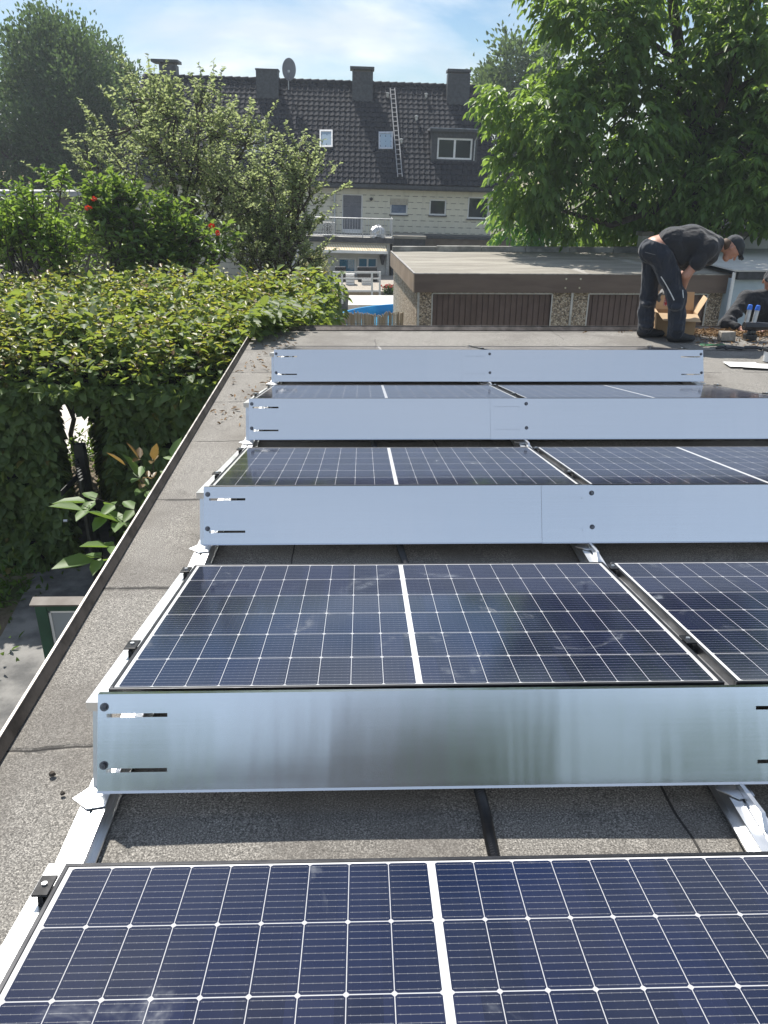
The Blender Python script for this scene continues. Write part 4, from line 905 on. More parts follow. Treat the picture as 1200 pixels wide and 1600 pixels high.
# gate and slatted fence at the foot of the hedge
m_iron = pm('dark_gate_metal', (.012, .014, .014), (.03, .033, .032), 6, .5, .4)
A = aty(117, 698, 6.05); B = aty(150, 905, 5.55); g = thing('garden_gate', 'dark open garden gate standing edge-on in the hedge gap', 'gate', (A[0], 6.05, HG))
gx = float(A[0])+.05; mb = MB(); mb.box((gx-.05, 6.0, HG), (gx+.05, 6.1, float(A[2])+.03)); mb.build('post', m_iron, g)
mb = MB(); zt = float(A[2])-.1
for i in range(8): mb.box((gx-.02+i*.035, 5.97-i*.085-.07, HG+.08), (gx+.0+i*.035, 5.97-i*.085, zt))
mb.box((gx-.01, 5.4, zt-.2), (gx+.0, 5.97, zt-.14)); mb.build('gate_leaf', m_iron, g); mb = MB(); mb.tube([(gx-.07, 5.5, HG+1.0), (gx-.03, 5.5, HG+1.0)], .015, 8); mb.build('handle', m_galv, g)
# low plants along the path foot
m_weed = leaf_mat('weed_leaf', (.04, .09, .015), (.09, .17, .03), (.2, .32, .04), .4)
C = []
for _ in range(60): C.append((rng.uniform(-5.2, -2.9), rng.uniform(9.6, 10.6), ground_z(10)+.15))
for _ in range(26): C.append((rng.uniform(-4.2, -3.0), rng.uniform(4.6, 5.9), HG+.08))
for _ in range(70): y_ = rng.uniform(-.5, 5.9); C.append((-2.75-.06*y_+rng.normal()*.12-abs(rng.normal())*.25, y_, HG+.06))
for _ in range(8): C.append((-1.05+rng.normal()*.15, 2.35+rng.normal()*.2, HG+.08))
C = np.repeat(np.array(C), 26, 0); C = C+rng.normal(size=(len(C), 3))*np.array([.16, .16, .13]); n = len(C)
V, F = leaf_arrays(C, rdir(n)+np.array([0, 0, .6]), rdir(n)+np.array([0, 0, .8]), .09*rng.uniform(.6, 1.3, n), .035); o = np_mesh('ground_cover', V, F, m_weed, kind='stuff'); o['label'] = 'low green ground cover beside the path and behind the hedge'; o['category'] = 'ground cover'
# walnut seedling by the roof edge
m_seed = leaf_mat('seedling_leaf', (.09, .17, .045), (.15, .24, .07), (.24, .38, .06), .4, .5)
m_young = leaf_mat('young_leaf', (.16, .10, .05), (.24, .17, .08), (.34, .22, .06), .45, .4)
sd = thing('walnut_seedling', 'young walnut plant with big pale leaves and bronze tips beside the roof edge', 'plant', (-.75, 4.45, HG))
def pinnate(a, b, n, L, W, sag=.1, term=True):
    """arrays for one compound leaf: leaflets in pairs along a->b"""
    a = np.array(a); b = np.array(b); d = b-a; D = np.linalg.norm(d); t = d/D; side = np.cross(t, [0, 0, 1.0]); side /= max(1e-6, np.linalg.norm(side)); P, T, N, S = [], [], [], []
    for i in range(n):
        q = a+d*(.3+.62*i/max(1, n-1))+np.array([0, 0, -sag*D*(i/n)**2])
        for sg in (-1, 1):
            P.append(q); T.append(t*.55+side*sg*.9+np.array([0, 0, -.28+rng.normal()*.12])); N.append(np.array([0, 0, 1.0])+side*sg*.25+rdir(1)[0]*.22); S.append(rng.uniform(.75, 1.1)*(.75+.25*i/n))
    if term: P.append(b+np.array([0, 0, -sag*D])); T.append(t+np.array([0, 0, -.25])); N.append(np.array([0, 0, 1.0])+rdir(1)[0]*.2); S.append(1.15)
    return P, T, N, S
mb = MB(); stem = [(-.75, 4.5, HG), (-.82, 4.5, -1.6), (-.80, 4.5, -.8), tuple(aty(236, 790, 4.5))]; mb.tube(stem, [.018, .012, .009, .005], 6)
def seed_leaf(pa, pb, Ya, Yb, n, L, W, mat):
    a = aty(*pa, Ya); b = aty(*pb, Yb); mb.tube([a, b], .003, 4); P, T, N, S = pinnate(a, b, n, L, W); S = np.array(S); V, F = leaf_arrays(P, np.array(T), np.array(N), L*S, W*S, .16, .12); return V, F
vs = []; off = 0; fs = []
for args in (((238, 805), (140, 776), 4.5, 4.4, 3, .27, .14), ((240, 880), (150, 868), 4.3, 4.1, 3, .31, .17), ((236, 790), (262, 745), 4.5, 4.45, 2, .23, .12), ((240, 800), (215, 740), 4.5, 4.5, 3, .21, .11), ((245, 790), (285, 722), 4.5, 4.7, 3, .22, .11), ((238, 850), (185, 810), 4.4, 4.3, 3, .25, .13), ((215, 830), (130, 790), 4.35, 4.25, 3, .24, .13), ((262, 760), (270, 715), 4.7, 4.8, 2, .2, .11), ((225, 870), (175, 850), 4.2, 4.05, 2, .24, .13)):
    V, F = seed_leaf(*args, m_seed); vs.append(V); fs.append(F+off); off += len(V)
np_mesh('foliage', np.concatenate(vs), np.concatenate(fs), m_seed, sd, smooth=True)
vs = []; off = 0; fs = []
for args in (((236, 770), (196, 722), 4.5, 4.45, 1, .17, .09), ((238, 760), (216, 712), 4.5, 4.5, 2, .15, .07), ((238, 760), (240, 716), 4.5, 4.5, 2, .15, .07)):
    V, F = seed_leaf(*args, m_young); vs.append(V); fs.append(F+off); off += len(V)
np_mesh('bronze_tips', np.concatenate(vs), np.concatenate(fs), m_young, sd); mb.build('stem', m_bark, sd)
# green framed glazed door hinged open below the roof edge
A = atz(50, 932, -.5); yd = float(A[1]); xa = float(A[0]); xb = EX(2)-.05
gd = thing('green_door', 'green framed glazed door standing open below the roof edge', 'door', (xb, yd, HG)); m_green = pm('dark_green_paint', (.012, .055, .035), (.02, .08, .05), 4, .4)
mb = MB(); z1 = -.56; mb.box((xa, yd, HG+.02), (xa+.065, yd+.05, z1)); mb.box((xb-.10, yd, HG+.02), (xb, yd+.05, z1)); mb.box((xa+.065, yd, z1-.035), (xb-.10, yd+.05, z1)); mb.box((xa+.065, yd, HG+.02), (xb-.10, yd+.05, HG+.9)); mb.build('frame', m_green, gd, bevel=.004)
mb = MB(); mb.box((xa+.065, yd+.012, z1-.053), (xa+.078, yd+.03, HG+.9)); mb.box((xb-.118, yd+.012, z1-.053), (xb-.10, yd+.03, HG+.9)); mb.box((xa+.078, yd+.012, z1-.051), (xb-.118, yd+.03, z1-.035)); mb.build('glazing_bead', m_white, gd)
M = Mat('milky_glass'); M.set('Base Color', M.mix(M.noise(2, 3), (.20, .23, .25), (.34, .37, .39))); M.set('Roughness', .12); M.set('Specular IOR Level', .6)
mb = MB(); mb.box((xa+.078, yd+.018, HG+.9), (xb-.118, yd+.026, z1-.051)); mb.build('pane', M.m, gd)
mb = MB(); mb.hexa([(xa-.02, yd-.012, z1+.003), (xb, yd-.012, z1+.003), (xb, yd+.05, z1+.003), (xa-.02, yd+.05, z1+.003)], [(xa-.02, yd-.012, z1+.012), (xb, yd-.012, z1+.012), (xb, yd+.05, z1+.03), (xa-.02, yd+.05, z1+.03)]); mb.build('rain_ledge', pm('brown_ledge', (.08, .065, .05), (.12, .10, .085), 4, .6), gd)

# ------------------------------------------------------------------ trees and shrubs
def tree_obj(name, label, cat, base, group=None): return thing(name, label, cat, base, group)
def px_blob(px, py, Y, rx, ry, rd, n):
    c = aty(px, py, Y); s = (Y-CP[1])*math.cos(PIT)+ (CP[2]-c[2])*math.sin(PIT); s /= FPX
    return (c, (rx*s, rd, ry*s), n)
def trunk_limbs(parent, base, fork, tips, r0, mat=m_bark, wob=.12):
    mb = MB(); p = limb_path(base, fork, 6, .06); mb.tube(p, list(np.linspace(r0, r0*.62, len(p))), 10); 
    for t in tips:
        s = p[random.randint(3, 6)]; q = limb_path(s, t, 7, wob, .05); mb.tube(q, list(np.linspace(r0*.42, r0*.06, len(q))), 7)
    return mb.build('trunk', mat, parent, smooth=True)
# big dark hornbeam, far left
m_horn = leaf_mat('hornbeam_leaf', (.036, .074, .034), (.080, .140, .055), (.15, .24, .07), .36, .5)
Y = 46
def make_crown_tree(name, label, blobs, per, cr, L, W, mat, base, r0, fork_h, group=None, **k):
    t = tree_obj(name, label, 'tree', base, group); V, F, C = clump_crown(blobs, per, cr, L, W, **k); np_mesh('crown', V, F, mat, t)
    tips = [C[i] for i in rng.choice(len(C), min(26, len(C)), replace=False)]; trunk_limbs(t, base, (base[0]+.2, base[1], base[2]+fork_h), tips, r0); return t
b = [px_blob(*q) for q in ((20, 185, Y, 60, 105, 3.2, 230), (60, 140, Y-.5, 42, 95, 2.6, 190), (95, 110, Y, 38, 85, 2.6, 200), (128, 160, Y-1, 46, 110, 2.8, 230), (150, 215, Y-.5, 50, 90, 2.8, 180), (90, 230, Y-1.8, 70, 80, 2.6, 230), (-45, 190, Y, 60, 110, 3, 130), (30, 262, Y-1, 70, 45, 2.6, 130), (35, 110, Y, 22, 50, 2, 60))]
make_crown_tree('hornbeam_tree', 'largest dense dark hornbeam tree at the left edge behind the shrubs', b, 40, .36, .21, .125, m_horn, (float(aty(95, 300, Y)[0]), Y, -3.7), .35, 4.5, droop=-.25, upright=.5, gap=.28, shell=.5)
Y = 50
b = [px_blob(*q) for q in ((168, 175, Y, 40, 95, 2.4, 170), (198, 200, Y, 30, 90, 2.2, 130), (152, 110, Y, 16, 40, 1.4, 40), (205, 260, Y-1, 34, 60, 2, 90))]
make_crown_tree('hornbeam_tree', 'smaller hornbeam tree between the big left tree and the house gable', b, 40, .34, .21, .125, m_horn, (float(aty(180, 300, Y)[0]), Y, -3.7), .28, 4, droop=-.25, upright=.5, gap=.28)
m_pop = leaf_mat('poplar_leaf', (.045, .09, .035), (.09, .155, .055), (.18, .27, .07), .36, .5)
for cx_, lab, bl in ((795, 'tall pale green tree rising behind the right end of the house', ((795, 105, 40, 42), (775, 150, 34, 45), (815, 150, 40, 60), (760, 160, 24, 32), (800, 215, 45, 50))), (850, 'second tall tree behind the house, half covered by the walnut leaves', ((848, 105, 26, 34), (862, 150, 36, 50), (850, 210, 40, 50)))):
    Y = 58 if cx_ == 795 else 64; b = [px_blob(a_, b_, Y, c_, d_, 2.4, 100) for a_, b_, c_, d_ in bl]
    make_crown_tree('poplar_tree', lab, b, 18, .42, .34, .2, m_pop, (float(aty(cx_, 300, Y)[0]), Y, -3.7), .3, 6, 'tall trees behind the house', droop=-.1, upright=.4, gap=.36)
# walnut tree at the right
m_wal = leaf_mat('walnut_leaf', (.055, .115, .036), (.12, .21, .065), (.32, .48, .075), .5, .42)
def pinnate_crown(blobs, n_pairs, rl, L, W, shell=.5, gap=.35, gscale=.55, sag=.25):
    AA, BB, CC = [], [], []
    for c, r, n in blobs:
        c = np.array(c); r = np.array(r); d = rdir(n); rad = 1-shell*rng.random(n)**1.3; p = c+d*r*rad[:, None]
        k = np.array([noise.noise(Vector(q)*gscale) > gap-.5 for q in p]); p = p[k]; d = d[k]; CC.append(p)
        t = unit(d*np.array([1, 1, .5])*.8+rdir(len(p))*.55+np.array([0, 0, -.25])); AA.append(p); BB.append(p+t*rl*rng.uniform(.7, 1.2, len(p))[:, None])
    A = np.concatenate(AA); B = np.concatenate(BB); D = B-A; D0 = np.linalg.norm(D, axis=1, keepdims=True); t = D/D0; side = unit(np.cross(t, np.array([0, 0, 1.0]))); n = len(A)
    P, T, N, S = [], [], [], []; Z = np.array([0, 0, 1.0])
    for i in range(n_pairs):
        f = .3+.6*i/(n_pairs-1)
        for sg in (-1, 1):
            P.append(A+D*f-Z*sag*D0*f*f); T.append(t*.55+side*sg*.8-Z*(.45+rng.normal(size=(n, 1))*.25)); N.append(Z+side*sg*.35+rdir(n)*.45); S.append(rng.uniform(.7, 1.15, n))
    P.append(B-Z*sag*D0); T.append(t-Z*.55); N.append(Z+rdir(n)*.45); S.append(rng.uniform(.9, 1.25, n))
    S = np.concatenate(S); V, F = leaf_arrays(np.concatenate(P), np.concatenate(T), np.concatenate(N), L*S, W*S, .2, .16); return V, F, np.concatenate(CC)
Y = 18.6
bl = [(1175, 335, Y+1.6, 100, 44, 1.0, 240), (1185, 215, Y+1.8, 90, 70, 1.0, 220), (1000, 300, Y+2.2, 90, 50, .9, 200), (1120, 200, Y+1.4, 130, 120, 1.2, 420), (1180, 60, Y+1.2, 110, 90, 1.2, 300), (1230, 240, Y+1, 90, 110, 1.4, 300), (1030, 160, Y+1.3, 100, 90, 1.0, 240), (860, 175, Y, 75, 70, 1.5, 330), (800, 160, Y, 45, 40, 1.0, 110), (830, 265, Y+.3, 62, 60, 1.2, 240), (815, 335, Y+2.2, 46, 40, .9, 120), (900, 300, Y+1.2, 90, 62, 1.4, 330), (960, 190, Y, 110, 100, 2.0, 480), (935, 60, Y, 85, 75, 1.6, 300), (890, 15, Y, 50, 32, .8, 70), (1050, 50, Y+.5, 120, 95, 2.2, 360), (1060, 260, Y+.6, 120, 95, 2.0, 480), (1160, 140, Y-.2, 120, 110, 2.2, 420), (1180, 270, Y-.6, 110, 85, 1.8, 380), (1000, 345, Y+2.4, 75, 34, 1.0, 170), (1110, 335, Y+2.0, 90, 34, 1.2, 220), (1290, 180, Y, 110, 160, 2.2, 260), (1210, 20, Y, 110, 80, 2.0, 240), (1260, 330, Y+1, 90, 50, 1.4, 140), (900, -70, Y, 90, 60, 1.6, 120), (1080, -90, Y, 160, 90, 2.2, 260)]
wb = (float(aty(1120, 330, Y+.8)[0]), Y+.8, -3.1); wt = tree_obj('walnut_tree', 'large walnut tree with drooping glossy leaves at the right, above the bending man', 'tree', wb)
V, F, C = pinnate_crown([px_blob(*q) for q in bl], 3, .36, .225, .098, gap=.2); np_mesh('crown', V, F, m_wal, wt)
mb = MB(); tr = [Vector(wb), Vector(wb)+Vector((-.05, 0, 2.6)), Vector(aty(1085, 200, Y+.6)), Vector(aty(1066, 110, Y+.5)), Vector(aty(1050, 0, Y+.4)), Vector(aty(1040, -130, Y+.4))]
mb.tube(tr, [.30, .24, .18, .15, .11, .05], 10)
for path, r in (([(1075, 150), (1030, 128), (985, 118), (960, 140), (920, 165)], .11), ([(1090, 260), (1020, 330), (955, 352), (915, 340), (880, 330)], .11), ([(1090, 230), (1130, 160), (1160, 60), (1180, -20)], .13), ([(1068, 105), (1010, 60), (960, 20)], .08), ([(1095, 250), (1170, 230), (1250, 190)], .1), ([(1000, 122), (940, 110), (880, 140), (830, 160)], .06), ([(1010, 330), (930, 290), (850, 270)], .06), ([(1130, 150), (1200, 110), (1260, 80)], .07)):
    q = [Vector(aty(a_, b_, Y+.5-.12*i)) for i, (a_, b_) in enumerate(path)]; mb.tube(q, list(np.linspace(r, r*.35, len(q))), 7)
for i in rng.choice(len(C), 130, replace=False):
    c = Vector(C[i]); e = min(tr[1:], key=lambda v: (v-c).length); q = limb_path(e.lerp(c, .55), c, 3, .15); mb.tube(q, [.025, .02, .015, .008], 4, caps=False)
mb.build('trunk', m_bark, wt, smooth=True)
# apple trees: upright shoots carrying small leaves
m_app = leaf_mat('apple_leaf', (.13, .175, .085), (.23, .285, .15), (.46, .54, .22), .56, .5)
m_app2 = leaf_mat('apple_leaf_grey', (.135, .18, .09), (.24, .29, .165), (.46, .54, .23), .56, .5)
def shoot_tree(name, label, base, fork, blobs, mat, L, W, step, slen, r0, long_shoots=(), thin=.0):
    t = tree_obj(name, label, 'tree', base); P, T, N = [], [], []; mb = MB(); C = []
    def shoot(a, d, ln):
        m_ = max(4, int(ln/step)); bend = Vector(rdir(1)[0])*.25; pth = [a+d*ln*s_+bend*ln*s_*s_*.5 for s_ in (0, .35, .7, 1)]; mb.tube(pth, [.007, .006, .004, .002], 3, caps=False)
        for i in range(m_):
            s_ = (i+.5)/m_; q = a+d*ln*s_+bend*ln*s_*s_*.5
            for _ in range(2): th = rng.random()*6.3; P.append(tuple(q)); T.append((math.cos(th), math.sin(th), .35+rng.normal()*.5)); N.append((rng.normal()*.6, rng.normal()*.6, 1))
    for c, r, n in blobs:
        for _ in range(n):
            dd = rdir(1)[0]; p = Vector(c)+Vector(dd*np.array(r)*rng.random()**.45)
            if noise.noise(p*1.1) < -.18: continue
            C.append(p); d = Vector((dd[0]*.55+rng.normal()*.35, dd[1]*.4+rng.normal()*.35, .75+rng.normal()*.4)).normalized(); shoot(p, d, slen*rng.uniform(.5, 1.3))
    for a_, b_ in long_shoots:
        a = Vector(a_); b = Vector(b_); n = 3; C.append(a)
        shoot(a, (b-a).normalized(), (b-a).length)
        for _ in range(3): q = a.lerp(b, rng.uniform(.2, .8)); shoot(q, ((b-a).normalized()+Vector(rdir(1)[0])*.6).normalized(), slen*.45)
    s_ = rng.uniform(.6, 1.2, len(P)); V, F = leaf_arrays(P, np.array(T), np.array(N), L*s_, W*s_, .25, .1); np_mesh('crown', V, F, mat, t)
    p = limb_path(base, fork, 6, .1); mb.tube(p, list(np.linspace(r0, r0*.7, len(p))), 8); limbs = []
    for i in rng.choice(len(C), min(34, len(C)), replace=False):
        q = limb_path(p[random.randint(3, 6)], C[i], 6, .16, .04); mb.tube(q, list(np.linspace(r0*.4, .012, len(q))), 6); limbs += q
    for c in C:
        if rng.random() < .6: e = min(limbs, key=lambda v: (v-c).length); mb.tube([e, e.lerp(c, .5)+Vector(rdir(1)[0])*.04, c], [.014, .010, .007], 4, caps=False)
    mb.build('trunk', m_bark, t); return t
Y = 13.2
def LP(*q): return [(aty(a, b, Y), aty(c, d, Y+rng.normal()*.3)) for a, b, c, d in q]
bl = [px_blob(*q) for q in ((300, 250, Y, 100, 82, 1.5, 240), (215, 255, Y, 80, 62, 1.4, 130), (385, 300, Y, 62, 76, 1.3, 165), (285, 335, Y, 130, 62, 1.4, 200), (235, 190, Y, 48, 52, 1.0, 84), (318, 180, Y, 46, 40, 1.0, 66), (390, 225, Y, 34, 40, .8, 34))]
shoot_tree('apple_tree', 'loose grey-green apple tree in front of the left half of the house', (float(aty(290, 420, Y)[0]), Y, -2.8), tuple(aty(285, 380, Y)), bl, m_app, .076, .040, .034, .42, .08,
    LP((265, 200, 178, 72), (240, 160, 238, 100), (215, 220, 150, 120), (180, 240, 128, 160), (300, 180, 335, 128), (320, 190, 305, 125), (370, 240, 405, 185), (200, 260, 130, 225), (180, 300, 110, 250), (275, 170, 262, 130), (130, 330, 40, 240)))
Y = 11.8
bl = [px_blob(*q) for q in ((430, 330, Y, 62, 62, .8, 240), (440, 400, Y, 70, 42, .8, 170), (470, 270, Y, 32, 42, .5, 70), (390, 375, Y, 50, 50, .8, 110))]
shoot_tree('apple_tree', 'smaller apple tree with twigs reaching over the beige house wall', (float(aty(445, 440, Y)[0]), Y, -2.7), tuple(aty(440, 420, Y)), bl, m_app2, .070, .036, .032, .36, .06,
    LP((455, 270, 470, 200), (480, 290, 495, 215), (490, 320, 548, 288), (470, 330, 528, 255), (425, 280, 415, 225), (440, 260, 440, 215), (480, 370, 520, 320), (400, 300, 385, 240)))
# shrubs with larger leaves between hedge and trees
m_lime = leaf_mat('lime_shrub_leaf', (.085, .16, .030), (.16, .27, .055), (.32, .48, .06), .46, .45)
m_eld = leaf_mat('elder_leaf', (.060, .12, .035), (.12, .20, .06), (.28, .42, .06), .44, .45)
def shrub(name, label, Y, bl, mat, L, W, per, cr, droop=.25, gap=.3, flowers=None):
    b = [px_blob(*q) for q in bl]; c0 = b[0][0]; base = (float(c0[0]), Y, ground_z(Y)); t = thing(name, label, 'shrub', base, None)
    V, F, C = clump_crown(b, per, cr, L, W, droop=droop, gap=gap, shell=.65, gscale=1.2); np_mesh('foliage', V, F, mat, t); mb = MB()
    for i in rng.choice(len(C), min(22, len(C)), replace=False): q = limb_path((base[0]+rng.normal()*.12, Y+rng.normal()*.12, base[2]), C[i], 5, .12); mb.tube(q, list(np.linspace(.022, .006, len(q))), 5)
    mb.build('stem', m_bark, t)
    for px, py in flowers or ():
        p = np.array(aty(px, py, Y-.55)); n = 18; d = rdir(n); V, F = leaf_arrays(p+d*.008, d+np.array([0, 0, .2]), rdir(n), .026, .028); np_mesh('blossom', V, F, m_petal, t)
    return t
m_petal = leaf_mat('scarlet_petal', (.60, .035, .015), (.75, .06, .02), (.8, .08, .02), .3)
def bushy(name, label, base_px, Y, bl, mat, L, W, slen, longs=(), flowers=()):
    b = [px_blob(*q) for q in bl]; base = (float(aty(*base_px, Y)[0]), Y, ground_z(Y)); t = shoot_tree(name, label, base, (base[0]+.05, Y, base[2]+1.3), b, mat, L, W, .062, slen, .045, [(aty(a, b_, Y), aty(c, d, Y+rng.normal()*.2)) for a, b_, c, d in longs]); t['category'] = 'shrub'
    for px, py, w_ in flowers:
        p = np.array(aty(px, py, Y-.75)); n = 22; d = rdir(n); V, F = leaf_arrays(p+d*np.array([w_, .01, .012]), d+np.array([0, 0, .2]), rdir(n), .030, .030); np_mesh('blossom', V, F, m_petal, t)
bushy('leafy_shrub', 'bright lime-green shrub left of the scarlet flowers', (70, 420), 10.4, ((62, 350, 10.4, 46, 60, .5, 138), (90, 310, 10.4, 24, 34, .35, 50), (20, 385, 10.4, 40, 45, .5, 78), (100, 400, 10.2, 36, 36, .5, 69), (-30, 370, 10.4, 40, 60, .6, 78)), m_lime, .125, .052, .34, ((75, 300, 68, 262), (95, 300, 100, 268), (40, 330, 30, 290), (15, 350, 5, 310)))
bushy('leafy_shrub', 'mid-green elder shrub with scarlet flowers in front of the apple tree', (210, 420), 10.7, ((195, 380, 10.7, 58, 56, .5, 142), (255, 372, 10.7, 50, 48, .5, 105), (150, 335, 10.8, 20, 36, .35, 41), (318, 392, 10.6, 40, 38, .5, 78), (182, 318, 10.8, 34, 26, .35, 50), (240, 415, 10.4, 105, 24, .45, 92)), m_eld, .135, .055, .34, ((150, 320, 140, 282), (180, 310, 190, 276), (205, 320, 222, 284), (240, 345, 255, 300), (290, 365, 300, 330), (335, 385, 352, 352)), ((138, 325, .03), (147, 311, .015), (331, 353, .022), (340, 364, .012)))
m_plume = leaf_mat('plume_leaf', (.42, .42, .20), (.56, .55, .30), (.5, .5, .22), .4, .7)
bushy('leafy_shrub', 'dark green shrub mass behind the lime-green shrub at the left', (120, 430), 17.5, ((40, 372, 17.5, 75, 50, .8, 150), (150, 385, 17.5, 70, 45, .8, 150), (240, 392, 17.5, 60, 40, .8, 110), (-40, 380, 17.5, 50, 40, .8, 60)), m_eld, .15, .07, .42)
shrub('plume_shrub', 'shrub with feathery cream-yellow plumes left of the patio', 14.2, ((487, 420, 14.2, 14, 22, .22, 34), (500, 415, 14.3, 6, 16, .14, 16), (474, 440, 14.2, 14, 16, .2, 20)), m_plume, .05, .022, 34, .07, droop=-.3)
shrub('leafy_shrub', 'green garden shrub at the end of the hedge beside the reed fence', 12.6, ((468, 455, 12.6, 36, 34, .5, 60), (445, 480, 12.0, 34, 24, .5, 44), (490, 470, 12.8, 18, 24, .4, 26), (430, 440, 12.3, 40, 30, .5, 44)), leaf_mat('garden_leaf', (.05, .10, .02), (.11, .18, .04), (.2, .3, .04), .38), .075, .04, 22, .11)
m_lav = leaf_mat('grey_leaf', (.06, .075, .07), (.12, .135, .13), (.1, .13, .1), .2)
shrub('lavender_bush', 'low grey-leaved bush behind the garage roof', 21.5, ((850, 383, 21.5, 36, 14, .5, 60),), m_lav, .07, .02, 26, .13, droop=-.3)
shrub('leafy_shrub', 'yellow-green bush behind the garage roof under the walnut limbs', 22.0, ((915, 372, 22, 48, 22, .6, 60), (960, 365, 22, 40, 22, .6, 46), (880, 385, 22, 20, 12, .4, 18)), m_lime, .10, .06, 22, .15)
# trees behind the photographer: what the metal sheets and glass mirror
m_rear = leaf_mat('rear_tree_leaf', (.04, .085, .02), (.08, .15, .03), (.14, .24, .04), .3)
m_mauve_refl = leaf_mat('mauve_reflection_leaf', (.09, .05, .055), (.17, .10, .10), (.2, .09, .07), .3)  # leaves of an added tree that gives the near sheet its mauve reflection
for x_, y_, r_, lab in ((3.9, -16.5, 1.1, 'slim green tree behind the photographer, right of the centre line'), (.9, -17.5, .85, 'unseen copper-leaved tree added behind the photographer for a mauve reflection'), (-5.6, -20.5, 1.6, 'small green tree behind the photographer, to the left'), (9.8, -19, 1.9, 'broader green tree behind the photographer, far right')):
    base = (x_, y_, -2.6); make_crown_tree('garden_tree', lab, [((x_, y_, 1.6), (r_, r_, 3.2), 360)], 22, .34, .36, .22, m_mauve_refl if x_ == .9 else m_rear, base, .2, 2.2, 'trees behind the photographer')
rh = thing('rear_house', 'rose rendered house with a dark roof, far behind the photographer', 'house', (-3, -26, -2.6)); mb = MB(); mb.box((-9, -33, -2.7), (1.5, -26, 2.2)); mb.build('wall', pm('rose_render', (.42, .33, .30), (.52, .42, .38), 2, .9), rh); mb = MB()
mb.add([(-9.4, -25.6, 2.2), (1.9, -25.6, 2.2), (1.9, -33.4, 2.2), (-9.4, -33.4, 2.2), (-9.4, -29.5, 5.6), (1.9, -29.5, 5.6)], [(0, 1, 5, 4), (2, 3, 4, 5), (0, 4, 3), (1, 2, 5), (3, 2, 1, 0)]); mb.build('roof', m_tile, rh)
# ------------------------------------------------------------------ figures: one smooth surface from blended round cones
def sdf_mesh(name, prims, mat, parent, res=.012, k=.035, cuts=(), smooth_mod=True):
    """prims: (a, b, ra, rb[, (sx,sy,sz)]) ; cuts: (normal, point) keep the side n.(p-q) < 0"""
    pts = np.array([p[0] for p in prims]+[p[1] for p in prims], float); rm = max(max(p[2], p[3]) for p in prims)*1.5+.05
    lo = pts.min(0)-rm; n = np.ceil((pts.max(0)+rm-lo)/res).astype(int)+1
    D = np.full(n, 1.0, np.float32)
    for p in prims:
        a, b, ra, rb = np.array(p[0], float), np.array(p[1], float), p[2], p[3]; sc = np.array(p[4] if len(p) > 4 else (1, 1, 1), float); kk = p[5] if len(p) > 5 else k
        m_ = max(ra, rb)*sc.max()+kk+res*3; i0 = np.maximum(0, np.floor((np.minimum(a, b)-m_-lo)/res).astype(int)); i1 = np.minimum(n, np.ceil((np.maximum(a, b)+m_-lo)/res).astype(int)+1)
        ax = [lo[j]+np.arange(i0[j], i1[j])*res for j in range(3)]; X, Y_, Z = np.meshgrid(*ax, indexing='ij'); q = np.stack([X, Y_, Z], -1)
        pa = (q-a)/sc; ba = (b-a)/sc; h = np.clip((pa@ba)/max(1e-9, ba@ba), 0, 1); d = (np.linalg.norm(pa-h[..., None]*ba, axis=-1)-(ra+h*(rb-ra)))*sc.min()
        sl_ = tuple(slice(i0[j], i1[j]) for j in range(3)); o = D[sl_]; hh = np.maximum(kk-np.abs(o-d), 0)/kk; D[sl_] = np.minimum(o, d)-hh*hh*kk*.25
    if cuts:
        X, Y_, Z = np.meshgrid(*[lo[j]+np.arange(n[j])*res for j in range(3)], indexing='ij'); q = np.stack([X, Y_, Z], -1)
        for nn_, pp in cuts: D = np.maximum(D, ((q-np.array(pp))@np.array(unit(np.array(nn_, float)))).astype(np.float32))
    S = D < 0; cs = [S[i:n[0]-1+i, j:n[1]-1+j, l:n[2]-1+l] for i in (0, 1) for j in (0, 1) for l in (0, 1)]; cnt = sum(c.astype(np.int8) for c in cs); act = (cnt > 0) & (cnt < 8)
    idx = np.full(act.shape, -1, np.int64); I = np.argwhere(act); idx[act] = np.arange(len(I)); acc = np.zeros((len(I), 3)); w_ = np.zeros((len(I), 1)); cor = [(i, j, l) for i in (0, 1) for j in (0, 1) for l in (0, 1)]
    for u in range(8):
        for v in range(u+1, 8):
            cu, cv_ = np.array(cor[u]), np.array(cor[v])
            if np.abs(cu-cv_).sum() != 1: continue
            du_ = D[tuple((I+cu).T)]; dv_ = D[tuple((I+cv_).T)]; mk = (du_ < 0) != (dv_ < 0); t = np.where(mk, du_/np.where(mk, du_-dv_, 1), 0)[:, None]; acc += np.where(mk[:, None], cu+(cv_-cu)*t, 0); w_ += mk[:, None]
    V = lo+(I+acc/np.maximum(w_, 1))*res; Fs = []
    for ax_ in range(3):
        b_, c_ = (ax_+1) % 3, (ax_+2) % 3; s0 = [slice(None)]*3; s1 = [slice(None)]*3; s0[ax_] = slice(0, -1); s1[ax_] = slice(1, None); ch = S[tuple(s0)] != S[tuple(s1)]; pos = np.argwhere(ch); ins = S[tuple(s0)][ch]
        ok = (pos[:, b_] > 0) & (pos[:, c_] > 0) & (pos[:, b_] < n[b_]-1) & (pos[:, c_] < n[c_]-1); pos = pos[ok]; ins = ins[ok]
        def at_(db, dc): q = pos.copy(); q[:, b_] -= db; q[:, c_] -= dc; return idx[tuple(q.T)]
        f = np.stack([at_(1, 1), at_(0, 1), at_(0, 0), at_(1, 0)], 1); f[~ins] = f[~ins][:, ::-1]; Fs.append(f)
    o = np_mesh(name, V, np.concatenate(Fs), mat, parent, smooth=True)
    return o
def J(px, py, Y): return aty(px, py, Y)
